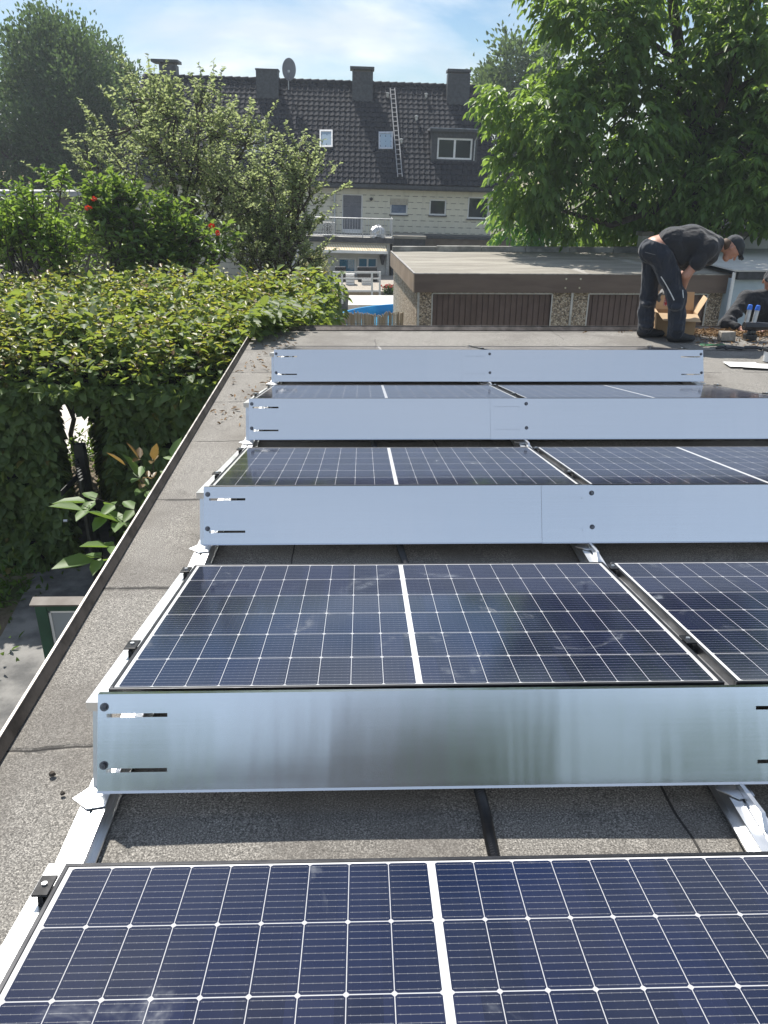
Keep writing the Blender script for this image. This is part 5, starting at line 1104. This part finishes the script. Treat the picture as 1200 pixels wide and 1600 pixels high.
M = Mat('skin'); M.set('Base Color', M.mix(M.noise(14, 3), (.40, .19, .125), (.50, .26, .18))); M.set('Roughness', .5); M.set('Subsurface Weight', .06); M.set('Subsurface Radius', (.01, .004, .002)); m_skin = M.m
def cloth(name, c1, c2, stretch=(1, 1, 1), b=.5):
    M = Mat(name); f1 = M.noise(7, 1.5, .45, stretch, dist=.5); f2 = M.noise(300, 2); M.set('Base Color', M.mix(f1, c1, c2)); M.set('Roughness', .9); M.set('Sheen Weight', .15); M.bump(f1*4.0+M.noise(17, 1, .4, stretch, dist=.6)*1.0+f2*.06, min(1.0, b*1.3), .02); return M.m
m_tee = cloth('charcoal_tshirt', (.012, .0125, .016), (.024, .025, .029), (1, 1, 1)); m_trous = cloth('navy_work_trousers', (.012, .016, .026), (.026, .032, .046), (1.3, 1.3, .6), .7); m_sweat = cloth('black_sweater', (.010, .011, .014), (.02, .021, .025), (1, 1, .7)); m_cap = cloth('dark_cap', (.02, .024, .028), (.034, .038, .044)); m_boot = pm('black_boot', (.012, .012, .013), (.025, .025, .027), 20, .6); m_hair = pm('brown_hair', (.05, .028, .016), (.12, .07, .04), 120, .7, stretch=(1, 1, 8)); m_glove = cloth('grey_glove', (.14, .14, .14), (.22, .22, .22)); m_refl = pm('reflective_tape', (.55, .57, .58), (.68, .7, .7), 8, .4)
m_eye = pm('eye_white', (.7, .7, .68), None, 5, .2); m_lip = pm('lips', (.34, .12, .10), None, 9, .5)
def head_prims(c, f, u, s=1.0):
    """head at centre c, facing f, up u; returns prims for skull, jaw, nose, ears, brows, lips"""
    c = Vector(c); f = Vector(f).normalized(); u = (Vector(u)-f*Vector(u).dot(f)).normalized(); r = f.cross(u); P = lambda a, b, d: tuple(c+(r*a+f*b+u*d)*s)
    return [(P(0, -.015, .035), P(0, .015, .03), .088*s, .082*s), (P(0, .026, -.01), P(0, .042, -.074), .064*s, .036*s), (P(0, .092, .016), P(0, .114, -.022), .009*s, .013*s, (1, 1, 1), .012), (P(-.035, .078, .032), P(.035, .078, .032), .016*s, .016*s, (1, 1, 1), .015),
            (P(.078, -.01, .012), P(.084, -.018, -.022), .016*s, .012*s, (1, 1, 1), .008), (P(-.078, -.01, .012), P(-.084, -.018, -.022), .016*s, .012*s, (1, 1, 1), .008), (P(-.02, .082, -.045), P(.02, .082, -.045), .011*s, .011*s, (1, 1, 1), .01), (P(0, .068, -.088), P(0, .060, -.092), .016*s, .016*s, (1, 1, 1), .02)], P
def hand_prims(w, d, pn, thumb, s=1.0, curl=.5):
    """hand at wrist w pointing along d, palm normal pn, thumb side vector"""
    w = Vector(w); d = Vector(d).normalized(); pn = (Vector(pn)-d*Vector(pn).dot(d)).normalized(); t = d.cross(pn); t = t if t.dot(Vector(thumb)) > 0 else -t; out = []
    out.append((tuple(w), tuple(w+d*.035*s), .026*s, .030*s, (1, 1, 1), .02))
    for i, (o, L) in enumerate(((.030, .070), (.010, .080), (-.010, .074), (-.029, .058))):
        b = w+d*.085*s+t*o*s; out.append((tuple(w+d*.03*s+t*o*.7*s), tuple(b), .014*s, .0115*s, (1, 1, 1), .012)); p = b; a = .15
        for j, fr_ in enumerate((.45, .32, .23)):
            a += curl*(.75 if j else .5); q = p+(d*math.cos(a)+pn*math.sin(a))*L*fr_*s; out.append((tuple(p), tuple(q), (.0098-.0012*j)*s, (.009-.0012*j)*s, (1, 1, 1), .004)); p = q
    b = w+d*.03*s+t*.026*s; m1 = b+(d*.55+t*.75+pn*.35).normalized()*.035*s; m2 = m1+(d*.8+t*.35+pn*.45).normalized()*.032*s; out += [(tuple(b), tuple(m1), .014*s, .011*s, (1, 1, 1), .01), (tuple(m1), tuple(m2), .0105*s, .009*s, (1, 1, 1), .004)]
    return out
# ---- man bending over the carton
YN, YFAR = 6.56, 6.84; YM = 6.70
man = thing('person', 'man in charcoal T-shirt, navy work trousers and dark cap bending over an open carton', 'person', tuple(atz(1040, 532, 0)))
hipN, hipF = J(1034, 402, YM-.10), J(1022, 400, YM+.10); knN, anN = J(1056, 463, YN-.02), J(1056, 517, YN); knF, anF = J(1013, 460, YFAR), J(1009, 511, YFAR)
pel = J(1024, 388, YM); ch = J(1092, 380, YM); shN, shF = J(1106, 388, YM-.19), J(1106, 384, YM+.19); nb = J(1119, 380, YM); hd = J(1141, 389, YM-.03)
elN, wrN = J(1073, 430, YM-.20), J(1062, 466, YM-.02); elF, wrF = J(1066, 432, YM+.22), J(1040, 453, YM+.16)
hf = Vector((.62, -.12, -.74)); hu = Vector((.80, 0, .58)); hp_, HP = head_prims(hd, hf, hu, 1.02)
hv = Vector(wrN)-Vector(elN); hv2 = Vector(wrF)-Vector(elF)
body = [(tuple(pel), tuple(J(1060, 376, YM)), .125, .115, (1, 1.3, 1)), (tuple(J(1060, 376, YM)), tuple(ch), .115, .13, (1, 1.25, 1)), (tuple(shN), tuple(shF), .065, .065), (tuple(nb), tuple(hd), .056, .054),
        (tuple(hipN), tuple(knN), .085, .055), (tuple(knN), tuple(anN), .055, .042), (tuple(hipF), tuple(knF), .085, .055), (tuple(knF), tuple(anF), .055, .042), (tuple(anN), tuple(Vector(anN)+Vector((.09, -.012, -.07))), .03, .022), (tuple(anF), tuple(Vector(anF)+Vector((.09, -.012, -.07))), .03, .022),
        (tuple(shN), tuple(elN), .056, .042), (tuple(elN), tuple(wrN), .043, .029), (tuple(shF), tuple(elF), .056, .042), (tuple(elF), tuple(wrF), .043, .029)] + hp_ + hand_prims(wrN, hv, (.6, .6, -.3), (1, 0, 0), 1.0, .7)+hand_prims(wrF, hv2, (.5, -.3, -.6), (0, -1, 0), 1.0, .6)
sdf_mesh('body', body, m_skin, man, .0065, .03)
v = lambda p, dx=0, dy=0, dz=0: (float(p[0])+dx, float(p[1])+dy, float(p[2])+dz)
tro = [(v(J(1017, 391, YM-.075)), v(J(1017, 391, YM+.075)), .128, .128), (v(J(1031, 381, YM-.06)), v(J(1031, 381, YM+.06)), .120, .120), (v(hipN), v(J(1046, 432, YN+.03)), .128, .108), (v(J(1046, 432, YN+.03)), v(knN), .108, .088), (v(knN), v(J(1058, 492, YN)), .090, .084), (v(J(1058, 492, YN)), v(anN, 0, 0, -.01), .084, .088),
       (v(hipF), v(knF), .120, .082), (v(knF), v(J(1009, 488, YFAR)), .082, .080), (v(J(1009, 488, YFAR)), v(anF, 0, 0, -.01), .080, .082), (v(knN, .05, -.02, .02), v(knN, .05, -.02, -.05), .05, .055), (v(knF, .045, 0, .02), v(knF, .04, 0, -.05), .045, .05)]
for a_, z_ in ((anN, .09), (anN, .03), (anF, .08), (anF, .02), (knN, -.1), (knF, -.09)): tro.append((v(a_, -.012, -.05, z_), v(a_, .03, .05, z_+.012), .072, .072, (1, 1, .6), .02))
wn = unit(np.array([.31, 0, .95])); wp = J(1037, 383, YM)
tr_o = sdf_mesh('work_trousers', tro, m_trous, man, .009, .045, cuts=((wn, J(1027, 379, YM)), ((0, 0, -1), (0, 0, .035))))
sh = [(v(J(1049, 379, YM-.05)), v(J(1049, 379, YM+.05)), .150, .150), (v(J(1054, 394, YM-.06)), v(J(1054, 394, YM+.06)), .125, .125), (v(J(1052, 380, YM)), v(J(1078, 378, YM)), .150, .165, (1, 1.22, 1)), (v(J(1078, 378, YM)), v(J(1098, 383, YM)), .165, .155, (1, 1.25, 1)), (v(J(1062, 402, YM-.06)), v(J(1080, 412, YM+.06)), .10, .10), (v(shN), v(shF), .098, .098), (v(J(1104, 396, YM)), v(J(1112, 384, YM)), .13, .095, (1, 1.1, 1)), (v(J(1112, 383, YM)), v(nb, .01), .085, .070),
      (v(shN), v(J(1090, 411, YM-.215)), .088, .080), (v(shF), v(J(1090, 410, YM+.22)), .088, .080)]
for i in range(5): q = J(1066+i*9, 357+i*1.5, YM); sh.append((v(q, 0, -.16, -.10), v(q, .05, .0, -.155), .03, .03, (1, 1, 1), .05))
hemn = unit(np.array(J(1012, 372, YM))-np.array(J(1052, 384, YM))); 
sdf_mesh('t_shirt', sh, m_tee, man, .009, .05, cuts=(((-.74, 0, -.67), J(1041, 393, YM)),))
cpf = HP(0, .03, .055); cap = [(HP(0, -.015, .055), HP(0, .02, .05), .096, .092), (HP(-.05, .10, .055), HP(.05, .10, .055), .012, .012), (HP(-.045, .15, .035), HP(.045, .15, .035), .009, .009), (HP(0, .08, .06), HP(0, .165, .032), .012, .008), (HP(-.04, .09, .056), HP(-.035, .155, .034), .010, .008), (HP(.04, .09, .056), HP(.035, .155, .034), .010, .008)]
fu = (HP(0, 0, 1)[0]-HP(0, 0, 0)[0], HP(0, 0, 1)[1]-HP(0, 0, 0)[1], HP(0, 0, 1)[2]-HP(0, 0, 0)[2])
sdf_mesh('cap', cap, m_cap, man, .006, .02, cuts=((tuple(-q for q in fu), HP(0, 0, .025)),))
sdf_mesh('hair', [(HP(0, -.05, .0), HP(0, -.045, .03), .074, .08)], m_hair, man, .006, .02, cuts=((fu, HP(0, 0, .024)), (tuple(np.array(HP(0, 1, 0))-np.array(HP(0, 0, 0))), HP(0, -.03, 0))))
for a_ in (anN, anF):
    z0 = .0; bt = [(v(a_, -.035, 0, -float(a_[2])+.055), v(a_, .07, -.012, -float(a_[2])+.048), .055, .050, (1, .85, .95)), (v(a_, .07, -.012, -float(a_[2])+.048), v(a_, .165, -.03, -float(a_[2])+.042), .050, .044, (1, .95, .85)), (v(a_, -.02, 0, -float(a_[2])+.05), v(a_, -.01, 0, .03), .055, .062)]
    sdf_mesh('boot', bt, m_boot, man, .008, .03, cuts=(((0, 0, -1), (0, 0, .004)),))
gl_ = [(p[0], p[1], p[2]+.004, p[3]+.004, (1, 1, 1), p[5]) for p in hand_prims(wrF, hv2, (.5, -.3, -.6), (0, -1, 0), 1.0, .6)]
sdf_mesh('work_glove', gl_, m_glove, man, .005, .01)
for sg in (-1, 1):
    e = MB(); e.lathe(HP(sg*.031, .080, .014), [(.011*math.sin(a_), -.011*math.cos(a_)) for a_ in np.linspace(.05, PI-.05, 8)], 12); e.build('eye', m_eye, man, smooth=True)
# piping strips on the near trouser leg, laid on the cloth surface
from mathutils.bvhtree import BVHTree
def strip_on(objx, pxs, wd, name, mat, parent):
    me = objx.data; off = Vector(ORG[rootof(objx).name]); bv = BVHTree.FromPolygons([vv.co+off for vv in me.vertices], [tuple(p.vertices) for p in me.polygons]); pts = []
    for px, py in pxs:
        h = bv.ray_cast(Vector(CP), Vector(ray(px, py)).normalized())
        if h[0]: pts.append((h[0], h[1]))
    mb = MB(); L = []
    for i, (p, n) in enumerate(pts):
        t = (pts[min(i+1, len(pts)-1)][0]-pts[max(0, i-1)][0]).normalized(); s_ = t.cross(n).normalized()*wd/2; L += [tuple(p+s_+n*.003), tuple(p-s_+n*.003)]
    mb.add(L, [(2*i, 2*i+1, 2*i+3, 2*i+2) for i in range(len(pts)-1)]); return mb.build(name, mat, parent)
strip_on(tr_o, [(1033+i*2.05, 432+3*i+.14*i*i*.5) for i in range(11)], .012, 'reflective_piping', m_refl, man); strip_on(tr_o, [(1066.5+.15*i, 453+1.8*i) for i in range(8)], .010, 'reflective_piping', m_refl, man)
strip_on(tr_o, [(1008+2*i, 394+.5*i) for i in range(9)], .006, 'pocket_seam', m_glove, man)
# ---- man leaning on the roof edge
YB = 7.50; hd2 = J(1205, 441, YB); m2 = thing('person', 'man in dark long-sleeved top leaning on the far roof edge, cut off at right', 'person', (float(hd2[0]), YB, -1.15))
ch2 = J(1196, 485, YB+.06); shL, shR = J(1166, 466, YB), J(1226, 466, YB+.06); elL = v(J(1134, 501, 7.28), 0, 0, 0); wrL = v(J(1157, 506, 7.12)); elR = v(J(1245, 503, 7.3)); wrR = v(J(1196, 500, 7.08))
elL = (elL[0], elL[1], .065); wrL = (wrL[0], wrL[1], .05); elR = (elR[0], elR[1], .07); wrR = (wrR[0]+.03, wrR[1], .05)
h2, HP2 = head_prims(hd2, (-.30, -.9, -.30), (0, -.25, 1), 1.0); z2 = lambda x, z: (float(hd2[0])+x, YB+.12, z)
leg = [(z2(-.09, -.42), z2(-.10, -.78), .09, .06), (z2(-.10, -.78), z2(-.10, -1.10), .06, .045), (z2(.09, -.42), z2(.10, -.78), .09, .06), (z2(.10, -.78), z2(.10, -1.10), .06, .045)]
body2 = [(z2(0, -.40), v(ch2, 0, 0, -.02), .13, .14, (1.2, 1, 1)), (v(shL), v(shR), .06, .06), (v(J(1198, 466, YB)), v(hd2), .056, .054), (v(shL), elL, .05, .042), (elL, wrL, .042, .028), (v(shR), elR, .05, .042), (elR, wrR, .042, .028)]+leg+h2
dL = Vector(wrL)-Vector(elL); dR = Vector(wrR)-Vector(elR); body2 += hand_prims((wrL[0], wrL[1], .034), (dL.x, dL.y, -.02), (0, 0, -1), (0, 1, 0), .98, .28)+hand_prims((wrR[0], wrR[1], .034), (dR.x, dR.y, -.02), (0, 0, -1), (0, 1, 0), .98, .28)
sdf_mesh('body', body2, m_skin, m2, .0065, .028)
sw = [(z2(0, -.40), v(ch2), .15, .17, (1.25, 1, 1)), (v(J(1180, 478, YB)), v(J(1215, 478, YB)), .14, .14), (v(shL), v(shR), .088, .088), (v(J(1186, 464, YB)), v(J(1210, 464, YB)), .075, .075), (v(J(1198, 466, YB)), v(J(1198, 460, YB)), .07, .064), (v(shL), elL, .085, .072), (elL, tuple(Vector(elL).lerp(Vector(wrL), .82)), .066, .050), (v(shR), elR, .085, .072), (elR, tuple(Vector(elR).lerp(Vector(wrR), .82)), .066, .050)]
for t_ in (.3, .55, .8): q = Vector(shL).lerp(Vector(elL), t_); sw.append((tuple(q+Vector((-.02, -.07, .02))), tuple(q+Vector((.05, -.06, -.02))), .024, .024, (1, 1, 1), .03))
sdf_mesh('sweater', sw, m_sweat, m2, .009, .045, cuts=(((0, 0, -1), (0, 0, -.50)),))
sdf_mesh('trousers', [(z2(0, -.42), z2(0, -.50), .15, .15, (1.2, 1, 1)), (z2(-.09, -.45), z2(-.10, -.80), .11, .085), (z2(-.10, -.80), z2(-.10, -1.09), .085, .075), (z2(.09, -.45), z2(.10, -.80), .11, .085), (z2(.10, -.80), z2(.10, -1.09), .085, .075)], m_trous, m2, .012, .04)
fu2 = tuple(np.array(HP2(0, 0, 1))-np.array(HP2(0, 0, 0)))
sdf_mesh('cap', [(HP2(0, -.015, .055), HP2(0, .02, .05), .096, .092), (HP2(-.045, .10, .055), HP2(.045, .10, .055), .012, .012), (HP2(-.035, .15, .04), HP2(.035, .15, .04), .009, .009), (HP2(0, .08, .06), HP2(0, .16, .038), .012, .009), (HP2(-.035, .09, .057), HP2(-.03, .15, .041), .010, .008), (HP2(.035, .09, .057), HP2(.03, .15, .041), .010, .008)], m_cap, m2, .006, .02, cuts=((tuple(-q for q in fu2), HP2(0, 0, .03)),))
sdf_mesh('hair', [(HP2(0, -.05, -.005), HP2(0, -.045, .03), .074, .082)], m_hair, m2, .006, .02, cuts=((fu2, HP2(0, 0, .03)),))
for sg in (-1, 1):
    c_ = HP2(sg*.031, .083, .014); e = MB(); prof = [(.011*math.sin(a_), -.011*math.cos(a_)) for a_ in np.linspace(0.05, PI-.05, 8)]; e.lathe(c_, prof, 12); e.build('eye', m_eye, m2, smooth=True)
for sg in (-1, 1): sdf_mesh('boot', [((float(hd2[0])+sg*.1, YB+.14, -1.08), (float(hd2[0])+sg*.1, YB-.02, -1.10), .052, .045)], m_boot, m2, .012, .02, cuts=(((0, 0, -1), (0, 0, -1.14)),))
# step ladder he stands on
ld = thing('step_ladder', 'aluminium ladder leaning on the outside of the far roof edge under the second man', 'ladder', (float(hd2[0]), 7.7, -2.75)); xx = float(hd2[0])
for sg in (-1, 1): mb = MB(); mb.bar((xx+sg*.24, 8.1, -2.65), (xx+sg*.24, 7.30, -.2), .03, .06); mb.build('side_rail', m_rail, ld)
for i in range(7): t_ = .1+i*.135; mb = MB(); y_, z_ = 8.1-.8*t_, -2.65+2.45*t_; mb.box((xx-.225, y_-.04, z_-.012), (xx+.225, y_+.04, z_+.012)); mb.build('rung', m_rail, ld)

# ------------------------------------------------------------------ things on the roof
m_card = pm('cardboard', (.36, .23, .12), (.46, .30, .165), 3, .85, 0, .15, 40); m_cardl = pm('cardboard_inside', (.48, .34, .20), (.58, .42, .26), 3, .85)
bx = thing('carton', 'open brown cardboard box at the bending man\'s feet', 'box', (4.22, 6.95, .005)); a_ = R(-14); ca, sa = math.cos(a_), math.sin(a_)
def W_(x, y, z): return (4.22+x*ca-y*sa, 6.95+x*sa+y*ca, .008+z)
hw, hd_, hh = .205, .15, .25; mb = MB(); t = .006
for (x0, y0, x1, y1) in ((-hw, -hd_, hw, -hd_+t), (-hw, hd_-t, hw, hd_), (-hw, -hd_+t, -hw+t, hd_-t), (hw-t, -hd_+t, hw, hd_-t)):
    mb.hexa([W_(x0, y0, 0), W_(x1, y0, 0), W_(x1, y1, 0), W_(x0, y1, 0)], [W_(x0, y0, hh), W_(x1, y0, hh), W_(x1, y1, hh), W_(x0, y1, hh)])
mb.hexa([W_(-hw+t, -hd_+t, .0), W_(hw-t, -hd_+t, 0), W_(hw-t, hd_-t, 0), W_(-hw+t, hd_-t, 0)], [W_(-hw+t, -hd_+t, .008), W_(hw-t, -hd_+t, .008), W_(hw-t, hd_-t, .008), W_(-hw+t, hd_-t, .008)])
mb.build('box_body', m_card, bx)
def flap(p, q, d, L, th=.004):
    p, q, d = Vector(p), Vector(q), Vector(d).normalized(); n = (q-p).cross(d).normalized()*th; e = (q-p)*.02; mb = MB(); pts = [p, q, q+d*L-e, p+d*L+e]; mb.hexa([x-n*.5 for x in pts], [x+n*.5 for x in pts]); mb.build('flap', m_cardl, bx)
fz_ = hh+.002
flap(W_(-hw, -hd_, fz_), W_(hw, -hd_, fz_), (0, -.9, -.35), .16); flap(W_(hw, hd_, fz_), W_(-hw, hd_, fz_), (.05, .25, 1), .20); flap(W_(-hw, hd_, fz_), W_(-hw, -hd_, fz_), (-.95, 0, .25), .17); flap(W_(hw, -hd_, fz_), W_(hw, hd_, fz_), (.45, -.05, .9), .19)
mb = MB(); q = Vector(J(1042, 470, YM+.1)); mb.hexa([q+Vector((-.03, -.02, -.05)), q+Vector((.03, -.02, -.05)), q+Vector((.03, .02, -.05)), q+Vector((-.03, .02, -.05))], [q+Vector((-.02, -.02, .05)), q+Vector((.045, -.02, .05)), q+Vector((.045, .02, .05)), q+Vector((-.02, .02, .05))])
tag(mb.build('parts_bag', pm('red_label_bag', (.55, .04, .05), (.7, .5, .5), 22, .3, lo=.45, hi=.52), None, bevel=.006), 'small red and white bag held in the bending man\'s grey glove', 'bag')
# stone block
q = atz(1137, 533, 0); mb = MB(); lo = [(q[0]+a-.0, q[1]+b+.05, .0) for a, b in ((-.085, -.06), (.085, -.055), (.09, .06), (-.08, .055))]; hi = [(x+dx, y+dy, .095+dz) for (x, y, z), dx, dy, dz in zip(lo, (.006, -.008, -.005, .005), (.004, .006, -.006, -.004), (0, .006, -.004, .003))]
mb.hexa(lo, hi); tag(mb.build('stone_block', pm('grey_stone', (.20, .18, .15), (.34, .31, .27), 9, .9, 0, .6, 50, .01), None, bevel=.008), 'small squared grey stone block lying in brown leaf litter', 'block')
for (px, py, s_, lab) in ((82, 1211, .011, 'small dark stone chip on the bare roof felt left of the nearest deflector'), (98, 1241, .008, 'smallest stone chip on the roof felt beside the white foot plate')):
    q = atz(px, py, 0); mb = MB(); n = 7; mb.add([(q[0]+s_*(1+.3*math.sin(3*i))*math.cos(i*.9), q[1]+s_*.8*math.sin(i*.9), .001) for i in range(n)]+[(q[0]+s_*.6*(1+.3*math.sin(5*i))*math.cos(i*.9), q[1]+s_*.5*math.sin(i*.9), s_*.9+.002*math.sin(i)) for i in range(n)], [tuple(range(n, 2*n))]+[(i, (i+1) % n, n+(i+1) % n, n+i) for i in range(n)]); tag(mb.build('stone_chip', m_bark, None), lab, 'stone')
# leaf litter
n = 2600; c_ = atz(1175, 521, 0); P = np.stack([c_[0]+rng.normal(size=n)*.42-.05, np.minimum(7.19, c_[1]+.02+rng.normal(size=n)*.13), .006+rng.random(n)*.022], 1)
n2 = 500; P2 = np.stack([rng.uniform(4.3, 6.5, n2), rng.uniform(6.3, 7.15, n2), np.full(n2, .006)], 1); n3 = 120; P3 = np.stack([rng.uniform(-.4, .0, n3), rng.uniform(3.5, 7.0, n3), np.full(n3, .008)], 1); P = np.concatenate([P, P2, P3]); n = len(P); P = P[P[:, 0] > -.42]; n = len(P)
V, F = leaf_arrays(P, rdir(n)*np.array([1, 1, .25]), rdir(n)*.5+np.array([0, 0, 1.0]), rng.uniform(.025, .07, n), rng.uniform(.008, .022, n)); o = np_mesh('leaf_litter', V, F, leaf_mat('dry_leaf', (.13, .07, .03), (.30, .19, .09), (.2, .12, .05), .15, .8), kind='stuff'); o['label'] = 'brown dry leaf litter along the far roof edge near the stone block'; o['category'] = 'leaf litter'
# cordless tool with two silver, blue-capped tubes
q = Vector(atz(1172, 531, 0)); t = thing('cartridge_tool', 'black cordless tool with two silver blue-capped tubes standing up on the roof', 'tool', (q.x, q.y, 0)); mb = MB()
mb.box((q.x-.07, q.y-.05, .004), (q.x+.05, q.y+.05, .065)); mb.build('battery', m_black, t, bevel=.010); mb = MB(); mb.hexa([(q.x-.045, q.y-.035, .067), (q.x+.035, q.y-.035, .067), (q.x+.035, q.y+.035, .067), (q.x-.045, q.y+.035, .067)], [(q.x-.03, q.y-.03, .11), (q.x+.04, q.y-.03, .11), (q.x+.04, q.y+.03, .11), (q.x-.03, q.y+.03, .11)]); mb.build('handle', m_black, t, bevel=.01)
mb = MB(); mb.tube([(q.x-.10, q.y, .15), (q.x+.06, q.y, .145), (q.x+.22, q.y-.01, .15)], [.048, .050, .034], 12); mb.build('motor_housing', m_black, t, smooth=False, bevel=.004)
for a0, a1 in (((1165, 511), (1171, 484)), ((1176, 511), (1183, 485))):
    A, B = Vector(aty(*a0, q.y-.0)), Vector(aty(*a1, q.y+.02)); mb = MB(); mb.tube([A, B], .024, 14); tb = mb.build('silver_tube', m_galv, t, smooth=False); mb = MB(); d = (B-A).normalized(); mb.tube([B, B+d*.012, B+d*.05, B+d*.056], [.026, .027, .022, .014], 14); mb.build('blue_cap', pm('blue_plastic', (.02, .12, .55), (.04, .18, .68), 6, .35), tb)
# green strap, dark cable, papers, tape pot
q = Vector(atz(1118, 540, 0)); mb = MB(); pth = [q+Vector((math.cos(a)*.13-.03, math.sin(a)*.035, .008+.004*math.sin(a*3))) for a in np.linspace(0, 5.2, 22)]
for a, b in zip(pth, pth[1:]): mb.bar(a, b, .022, .004)
tag(mb.build('green_strap', pm('green_webbing', (.02, .16, .06), (.04, .24, .09), 30, .7), None), 'loop of green strap lying on the roof right of the carton', 'strap')
q = Vector(atz(1148, 546, 0)); mb = MB(); pth = [q+Vector((-.20+.055*i+.03*math.sin(i*1.9), .03*math.sin(i*1.3)-.02*(i % 3), .012+.008*(i % 2))) for i in range(10)]; mb.tube(pth, .011, 7); pth = [p+Vector((.03, .035, .004)) for p in pth[::-1]]; mb.tube(pth, .010, 7); tag(mb.build('cable', m_black, None, smooth=True), 'tangled black cable beside the green strap', 'cable')
def paper(pc, w_, h_, ang, z, lab):
    q = atz(*pc, 0); mb = MB(); n = 8; V = []
    for j in range(5):
        for i in range(n+1): x, y = w_*(i/n-.5), h_*(j/4-.5); V.append((q[0]+x*math.cos(ang)-y*math.sin(ang), q[1]+x*math.sin(ang)+y*math.cos(ang), z+.006+.012*max(0, i/n-.6)**1.5*(1 if lab[0] == 'w' else .4)))
    mb.add(V, [(j*(n+1)+i, j*(n+1)+i+1, (j+1)*(n+1)+i+1, (j+1)*(n+1)+i) for j in range(4) for i in range(n)]); tag(mb.build('paper_sheet', m_white, None), lab, 'paper', 'papers on the roof')
paper((1160, 571), .30, .21, R(-6), .004, 'white sheet of paper lying flat on the roof, left one of two'); paper((1182, 574), .28, .20, R(-16), .010, 'second white sheet of paper overlapping the first on its right')
q = Vector(atz(1205, 566, 0)); t = thing('tape_pot', 'white pot with a black rim at the right picture edge', 'pot', (q.x, q.y+.03, 0)); mb = MB(); mb.lathe((q.x, q.y+.03, 0), [(0, .004), (.062, .004), (.068, .10), (.0, .10)], 20); mb.build('pot', m_white, t, smooth=False); mb = MB(); mb.lathe((q.x, q.y+.03, 0), [(.066, .102), (.082, .104), (.082, .13), (.055, .13), (.055, .103)], 20); mb.build('rim', m_black, t, smooth=False)

# ------------------------------------------------------------------ haze volume added mostly in place of lens glare
hz = MB(); hz.box((-60, -40, -5.2), (60, 78, 17)); M = Mat('glare_haze'); M.nt.nodes.remove(M.b); pv = M.new('ShaderNodeVolumePrincipled'); pv.inputs['Color'].default_value = (.82, .90, 1, 1); pv.inputs['Density'].default_value = .0010; pv.inputs['Anisotropy'].default_value = .25
M.nt.links.new(pv.outputs[0], M.out.inputs['Volume']); ho = hz.build('haze', M.m, kind='stuff'); ho['label'] = 'thin haze added between the roofs and trees, mostly in place of lens glare'; ho['category'] = 'haze'
